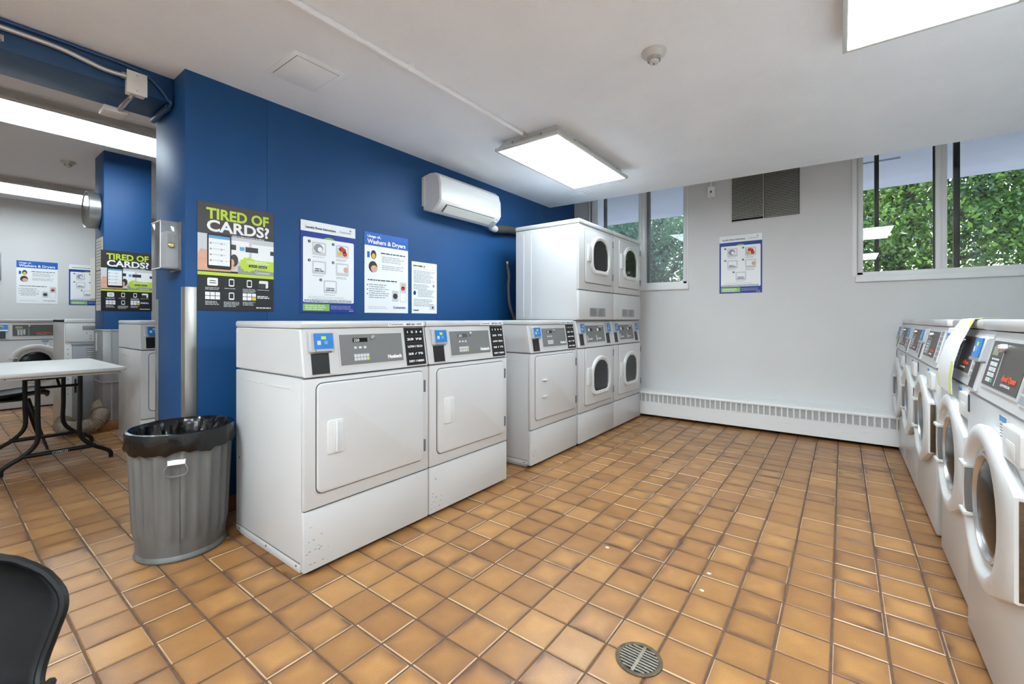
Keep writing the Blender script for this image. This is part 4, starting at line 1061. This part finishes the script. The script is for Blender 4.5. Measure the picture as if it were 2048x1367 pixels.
for ang in (R(-22), R(158)):
    c_, s_ = math.cos(ang), math.sin(ang)
    P_ = lambda a, b, z: (c_ * a - s_ * b, s_ * a + c_ * b, z)
    hb = MB().loft([[P_(.212, -.036, .449), P_(.212, .036, .449), P_(.214, .036, .471), P_(.214, -.036, .471)], [P_(.227, -.034, .451), P_(.227, .034, .451), P_(.229, .034, .469), P_(.229, -.034, .469)]]).build('handle_bracket', 'white_print' if ang < 0 else 'galv', tc)
    MB().tube(resample([P_(.229, -.034, .452), P_(.237, -.046, .430), P_(.239, -.036, .408), P_(.240, 0, .402), P_(.239, .036, .408), P_(.237, .046, .430), P_(.229, .034, .452)], 28), .004, 8).build('handle', 'galv', tc)
MB().loft([[(.213 * math.cos(R(-20 + d)), .213 * math.sin(R(-20 + d)), .52) for d in (0, .8)] + [(.1955 * math.cos(R(-20 + d)), .1955 * math.sin(R(-20 + d)), .05) for d in (.8, 0)],
           [(.2185 * math.cos(R(-20 + d)), .2185 * math.sin(R(-20 + d)), .52) for d in (0, .8)] + [(.200 * math.cos(R(-20 + d)), .200 * math.sin(R(-20 + d)), .05) for d in (.8, 0)]]).build('seam', 'galv', tc)
# bin liner: a thing of its own inside the can
ln = thing('bin_liner', 'crumpled black plastic bag lining the trash can', 'bag', (-2.572, .748, 0))
rr = random.Random(11)
ph = [rr.uniform(0, 6.28) for _ in range(40)]
def wob(a, s): return math.sin(5 * a + ph[s]) * .5 + math.sin(9 * a + ph[s + 1]) * .35 + math.sin(17 * a + ph[s + 2]) * .3 + math.sin(31 * a + ph[s + 3]) * .2
nb2 = 150
def bring(r, h, ar, ah, s): return [((r + ar * wob(2 * PI * k / nb2, s)) * math.cos(2 * PI * k / nb2), (r + ar * wob(2 * PI * k / nb2, s)) * math.sin(2 * PI * k / nb2), h + ah * wob(2 * PI * k / nb2, s + 4)) for k in range(nb2)]
lr = [bring(.230, .498, .004, .012, 0), bring(.234, .515, .005, .006, 3), bring(.2335, .545, .0035, .003, 6), bring(.2315, .572, .0012, .001, 9), bring(.228, .585, .0012, .001, 12), bring(.217, .588, .0012, .001, 14),
      bring(.203, .574, .004, .003, 17), bring(.192, .54, .012, .008, 20), bring(.175, .48, .022, .012, 23), bring(.175, .40, .022, .01, 5), bring(.150, .30, .02, .01, 8), bring(.10, .25, .012, .008, 11), bring(.02, .24, .002, .002, 2)]
MB().loft(lr, False, True).build('film', 'bag', ln)

# ------------------------------------------------------------------ folding table in the far room (local x along its length, world +x end nearest)
tb = thing('folding_table', 'white folding table with black steel legs in the far room', 'table', (-4.955, .597, 0))
tw, tl = .61, .318
MB().box(-tw, tw, -tl, tl, .712, .742, .012).build('table_top', 'table_top', tb); MB().box(-tw + .03, tw - .03, -tl + .03, tl - .03, .695, .713, .003).build('apron', 'table_edge', tb)
for sx in (1, -1):
    x = .27 if sx > 0 else -.42
    leg = MB()
    for sy in (-1, 1):
        leg.tube(resample([(x, sy * .112, .70), (x, sy * .112, .40), (x, sy * .112, .22), (x, sy * .17, .13), (x, sy * .25, .075), (x, sy * .285, .045), (x, sy * .29, .002)], 30), .015, 10)
    leg.build('leg_frame', 'black_steel', tb)
    MB().tube([(x, -.20, .115), (x, .20, .115)], .016, 8, ry=.016).build('cross_bar', 'black_steel', tb)
    MB().tube([(x, -.112, .60), (x, .112, .60)], .010, 8).build('upper_bar', 'black_steel', tb)
    if sx > 0: text('lettering', 'COSCO', 0, 0, 0, .024, 'light_print', tb).matrix_local = Matrix.Translation((x + .0165, -.04, .106)) @ Matrix.Rotation(R(90), 4, 'Z') @ Matrix.Rotation(R(90), 4, 'X')
    MB().tube([(x, 0, .60), (x - sx * .12, 0, .66), (x - sx * .22, 0, .695)], .009, 8).build('brace', 'black_steel', tb)

# ------------------------------------------------------------------ black shell chairs
def shell_chair(label, loc, rz):
    root = thing('shell_chair', label, 'chair', loc, rz, 'black moulded chairs')
    # surface: v from seat front (0) to top of back (1); u across
    NR = 72
    prof_pts = [(0, -.235, .430), (0, -.20, .452), (0, -.08, .445), (0, .08, .432), (0, .17, .445), (0, .215, .485), (0, .245, .545), (0, .27, .61), (0, .288, .675)]
    dense = resample(prof_pts, 401)
    ts = [.78 * k / 44 for k in range(45)] + [.78 + .22 * math.sin(R(90) * (k + 1) / 27) for k in range(27)]
    rows = []; nu = 25
    for t in ts:
        _, y, z = dense[int(round(t * 400))]
        hw = .225 + .02 * math.sin(PI * min(1, t * 1.3)) - .035 * math.exp(-((t - .62) / .14) ** 2) + .010 * max(0, t - .75)
        if t > .78: hw *= max(.12, (1 - ((t - .78) / .2205) ** 2.4)) ** .5
        if t < .1: hw *= math.sqrt(max(.2, 1 - ((.1 - t) / .14) ** 2))
        hw *= 1 - .20 * max(0, min(1, (.55 - t) / .25))
        row = []
        for i in range(nu):
            s = -1 + 2 * i / (nu - 1); cup = abs(s) ** 2.6
            back = min(1, max(0, (t - .42) / .2)); back = back * back * (3 - 2 * back)
            row.append((hw * s, y - back * cup * .075 * (hw / .235), z + (1 - back) * cup * .045))
        rows.append(row)
    mb = MB(); vs = [p for r_ in rows for p in r_]
    fs = [(k * nu + i, k * nu + i + 1, (k + 1) * nu + i + 1, (k + 1) * nu + i) for k in range(NR - 1) for i in range(nu - 1)]
    mb.add(vs, fs)
    sh = mb.build('shell', 'chair_black', root)
    so = sh.modifiers.new('thick', 'SOLIDIFY'); so.thickness = .009; so.offset = 0
    loop = [rows[k][0] for k in range(NR)] + rows[-1][1:-1] + [rows[k][-1] for k in range(NR - 1, -1, -1)] + rows[0][1:-1][::-1]
    ring = [Vector(p) for p in loop]
    MB().tube([tuple(p) for p in ring] + [tuple(ring[0])], .0075, 8, caps=False).build('rim', 'chair_black', root)
    for sx in (-1, 1):
        for sy in (-1, 1):
            MB().tube([(sx * .13, sy * .11, .432), (sx * .235, sy * .215, 0.0)], [.017, .009], 10).build('leg', 'black_steel', root)
    MB().box(-.14, .14, -.12, .12, .418, .432, .006).build('seat_plate', 'black_steel', root)
    return root
shell_chair('black moulded chair with rounded back at the lower left corner', (-1.05, -.13, 0), R(65))
shell_chair('black moulded chair pushed under the folding table in the far room', (-5.62, .40, 0), R(180))

# ------------------------------------------------------------------ far room vending cabinet and duct
vc = thing('vending_cabinet', 'white and grey metal cabinet beside the pillar in the far room', 'cabinet', (-6.20, 1.045, 0), FRONT_XP)
MB().box(-.222, .222, .012, .64, .0, 1.10, .005).build('body', WHT, vc)
ud = MB().box(-.215, .218, -.004, .014, .872, 1.062, .004).build('upper_door', WHT, vc)
MB().box(-.222, .222, -.006, .64, 1.066, 1.104, .006).build('top_cap', WHT, vc)
MB().box(-.09, .0, -.012, -.003, .995, 1.035, .003).build('latch', 'cabinet_grey', ud)
for x, z in ((-.06, .96), (0, .96), (-.03, .93), (.06, .98), (.06, .93), (-.03, .90)): MB().lathe([(.005, 0), (.005, -.003), (.001, -.003)], 8, (x, -.004, z), axis='y').build('screw', 'seam', ud)
ld = MB().box(-.165, .218, -.004, .014, .07, .862, .004).build('lower_door', 'cabinet_grey', vc)
MB().box(-.170, .22, -.010, .0, .835, .866, .003).build('door_cap', 'cabinet_grey', ld)
for k in range(5): MB().box(-.055, .03, -.012, -.003, .715 + k * .022, .728 + k * .022, .003).build('louvre', 'galv_sheet', ld)
for k in range(4): MB().box(.08, .21, -.012, -.003, .46 + k * .024, .474 + k * .024, .003).build('louvre', 'galv_sheet', ld)
MB().box(-.150, -.135, -.010, -.003, .36, .50, .002).build('handle_slot', 'dark_gap', ld)
MB().box(.115, .185, -.007, -.003, .38, .435).build('warning_label', 'light_print', ld, smooth=False)
for k in range(10): MB().lathe([(.005, 0), (.005, -.002), (.001, -.002)], 8, (-.195, .011, .80 - k * .05), axis='y').build('rivet', 'seam', vc)
fx = MB().box(-.213, -.221, .05, .62, .80, .803).box(-.213, -.221, .20, .50, .88, 1.03).build('side_panel', 'offwhite', vc)
du = thing('flexible_duct', 'crumpled beige flexible duct on the floor behind the folding table', 'duct', (-5.93, .90, .05))
dpth = resample([(.0, -.10, .09), (.06, -.13, .04), (.14, -.06, .02), (.16, .06, .04), (.12, .12, .10), (.02, .155, .15)], 60)
MB().tube(dpth, [.058 + .010 * (k % 2) for k in range(60)], 14).build('hose', 'hose_beige', du)
MB().tube(resample([(.08, .13, .13), (.0, .15, .17), (-.04, .16, .18)], 24), [.066 + .01 * (k % 2) for k in range(24)], 14).build('hose_end', 'hose_beige', du)

# ------------------------------------------------------------------ trees outside
def tree(label, x, y, h, crown, leafm, seed, nleaf=9000, size=.05):
    rs = np.random.default_rng(seed); rr = random.Random(seed)
    t = thing('tree', label, 'tree', (x, y, 1.2), 0, 'trees beyond the windows')
    top = h * .62
    trunk = resample([(0, 0, -.1), (.05 * rr.uniform(-1, 1), 0, top * .35), (.25 * rr.uniform(-1, 1), .1, top * .7), (.3 * rr.uniform(-1, 1), .1, top)], 12)
    MB().tube(trunk, [.16 - .010 * k for k in range(12)], 9).build('trunk', 'bark', t)
    centers = []
    for k in range(11):
        a = rr.uniform(0, 6.28); st = Vector(trunk[rr.randint(3, 10)])
        en = Vector((crown * .85 * rr.uniform(.35, 1) * math.cos(a), crown * .85 * rr.uniform(.35, 1) * math.sin(a), rr.uniform(.15, 1.0) * h))
        mid = (st + en) / 2 + Vector((rr.uniform(-.2, .2), rr.uniform(-.2, .2), rr.uniform(-.1, .25)))
        MB().tube(resample([tuple(st), tuple(mid), tuple(en)], 8), [.06 - .006 * q for q in range(8)], 6).build('branch', 'bark', t)
        centers += [en, mid]
    for k in range(16): 
        a = rr.uniform(0, 6.28); q = crown * math.sqrt(rr.random()); centers.append(Vector((q * math.cos(a), q * math.sin(a), rr.uniform(-.02, 1.0) * h)))
    C = np.array([c[:] for c in centers]); idx = rs.integers(0, len(C), nleaf)
    pos = C[idx] + rs.normal(0, 1, (nleaf, 3)) * np.array([.46, .46, .36]) * (crown / 2.2)
    d1 = rs.normal(0, 1, (nleaf, 3)); d1[:, 2] -= .25; d1 /= np.linalg.norm(d1, axis=1)[:, None]
    d2 = np.cross(d1, rs.normal(0, 1, (nleaf, 3))); d2 /= np.linalg.norm(d2, axis=1)[:, None]
    s = size * rs.uniform(.6, 1.3, (nleaf, 1))
    V = np.stack([pos - d1 * s, pos - d2 * s * .45, pos + d1 * s, pos + d2 * s * .45], 1).reshape(-1, 3)
    me = bpy.data.meshes.new('foliage'); me.vertices.add(len(V)); me.vertices.foreach_set('co', V.ravel())
    me.loops.add(nleaf * 4); me.loops.foreach_set('vertex_index', np.arange(nleaf * 4)); me.polygons.add(nleaf)
    me.polygons.foreach_set('loop_start', np.arange(nleaf) * 4); me.polygons.foreach_set('loop_total', np.full(nleaf, 4)); me.update(calc_edges=True)
    fo = link('foliage', me, leafm, t, smooth=False); fo['kind'] = 'stuff'
    return t
tree('bright green tree behind the left pane of the right window', .9, 11.6, 4.2, 2.3, 'leaf_bright', 1, 24000)
tree('dark green tree behind the right pane of the right window', 2.9, 12.6, 4.6, 2.5, 'leaf_deep', 2, 24000)
tree('deep green tree past the right edge of the right window', 5.6, 13.4, 4.8, 2.6, 'leaf_deep', 3, 16000)
tree('pale green bushy tree behind the left window', -3.9, 11.6, 3.6, 2.2, 'leaf_cool', 4, 30000, .045)
tree('pale green tree half hidden by the stacked dryers', -6.4, 12.6, 3.8, 2.4, 'leaf_cool', 5, 28000, .045)
tree('tall dark tree farther back between the windows', -1.4, 15.5, 5.5, 2.8, 'leaf_deep', 6, 7000, .07)
tree('tall dark tree farther back behind the right window', 1.9, 17.0, 6.5, 3.2, 'leaf_deep', 7, 9000, .075)
tree('tall tree farther back behind the left window', -6.2, 17.0, 6.0, 3.2, 'leaf_cool', 8, 8000, .075)
tree('tall dark tree farther back beyond the right edge', 6.0, 18.0, 6.5, 3.2, 'leaf_deep', 9, 10000, .08)

# bits of lint on the tiles
for k, (x, y) in enumerate(((-.905, 1.97), (-.461, 2.032), (-.455, 1.888))):
    lb_ = MB(); rr = random.Random(40 + k)
    ring = lambda q, z: [(q * (.8 + .4 * rr.random()) * math.cos(2 * PI * a / 8), .7 * q * (.8 + .4 * rr.random()) * math.sin(2 * PI * a / 8), z) for a in range(8)]
    lb_.loft([ring(.008, 0), ring(.009, .002), ring(.004, .004)])
    o = lb_.build('lint_scrap', 'white_print'); o.location = (x, y, .0005)
    tag(o, ['tiny white lint scrap on the tiles, nearest the dryers', 'tiny white lint scrap on the tiles, farther from the drain of the right pair', 'tiny white lint scrap on the tiles, closest to the floor drain'][k], 'lint', 'lint scraps on the floor')

for o in (tc, ln): o.scale = (.93, .93, 1.0)
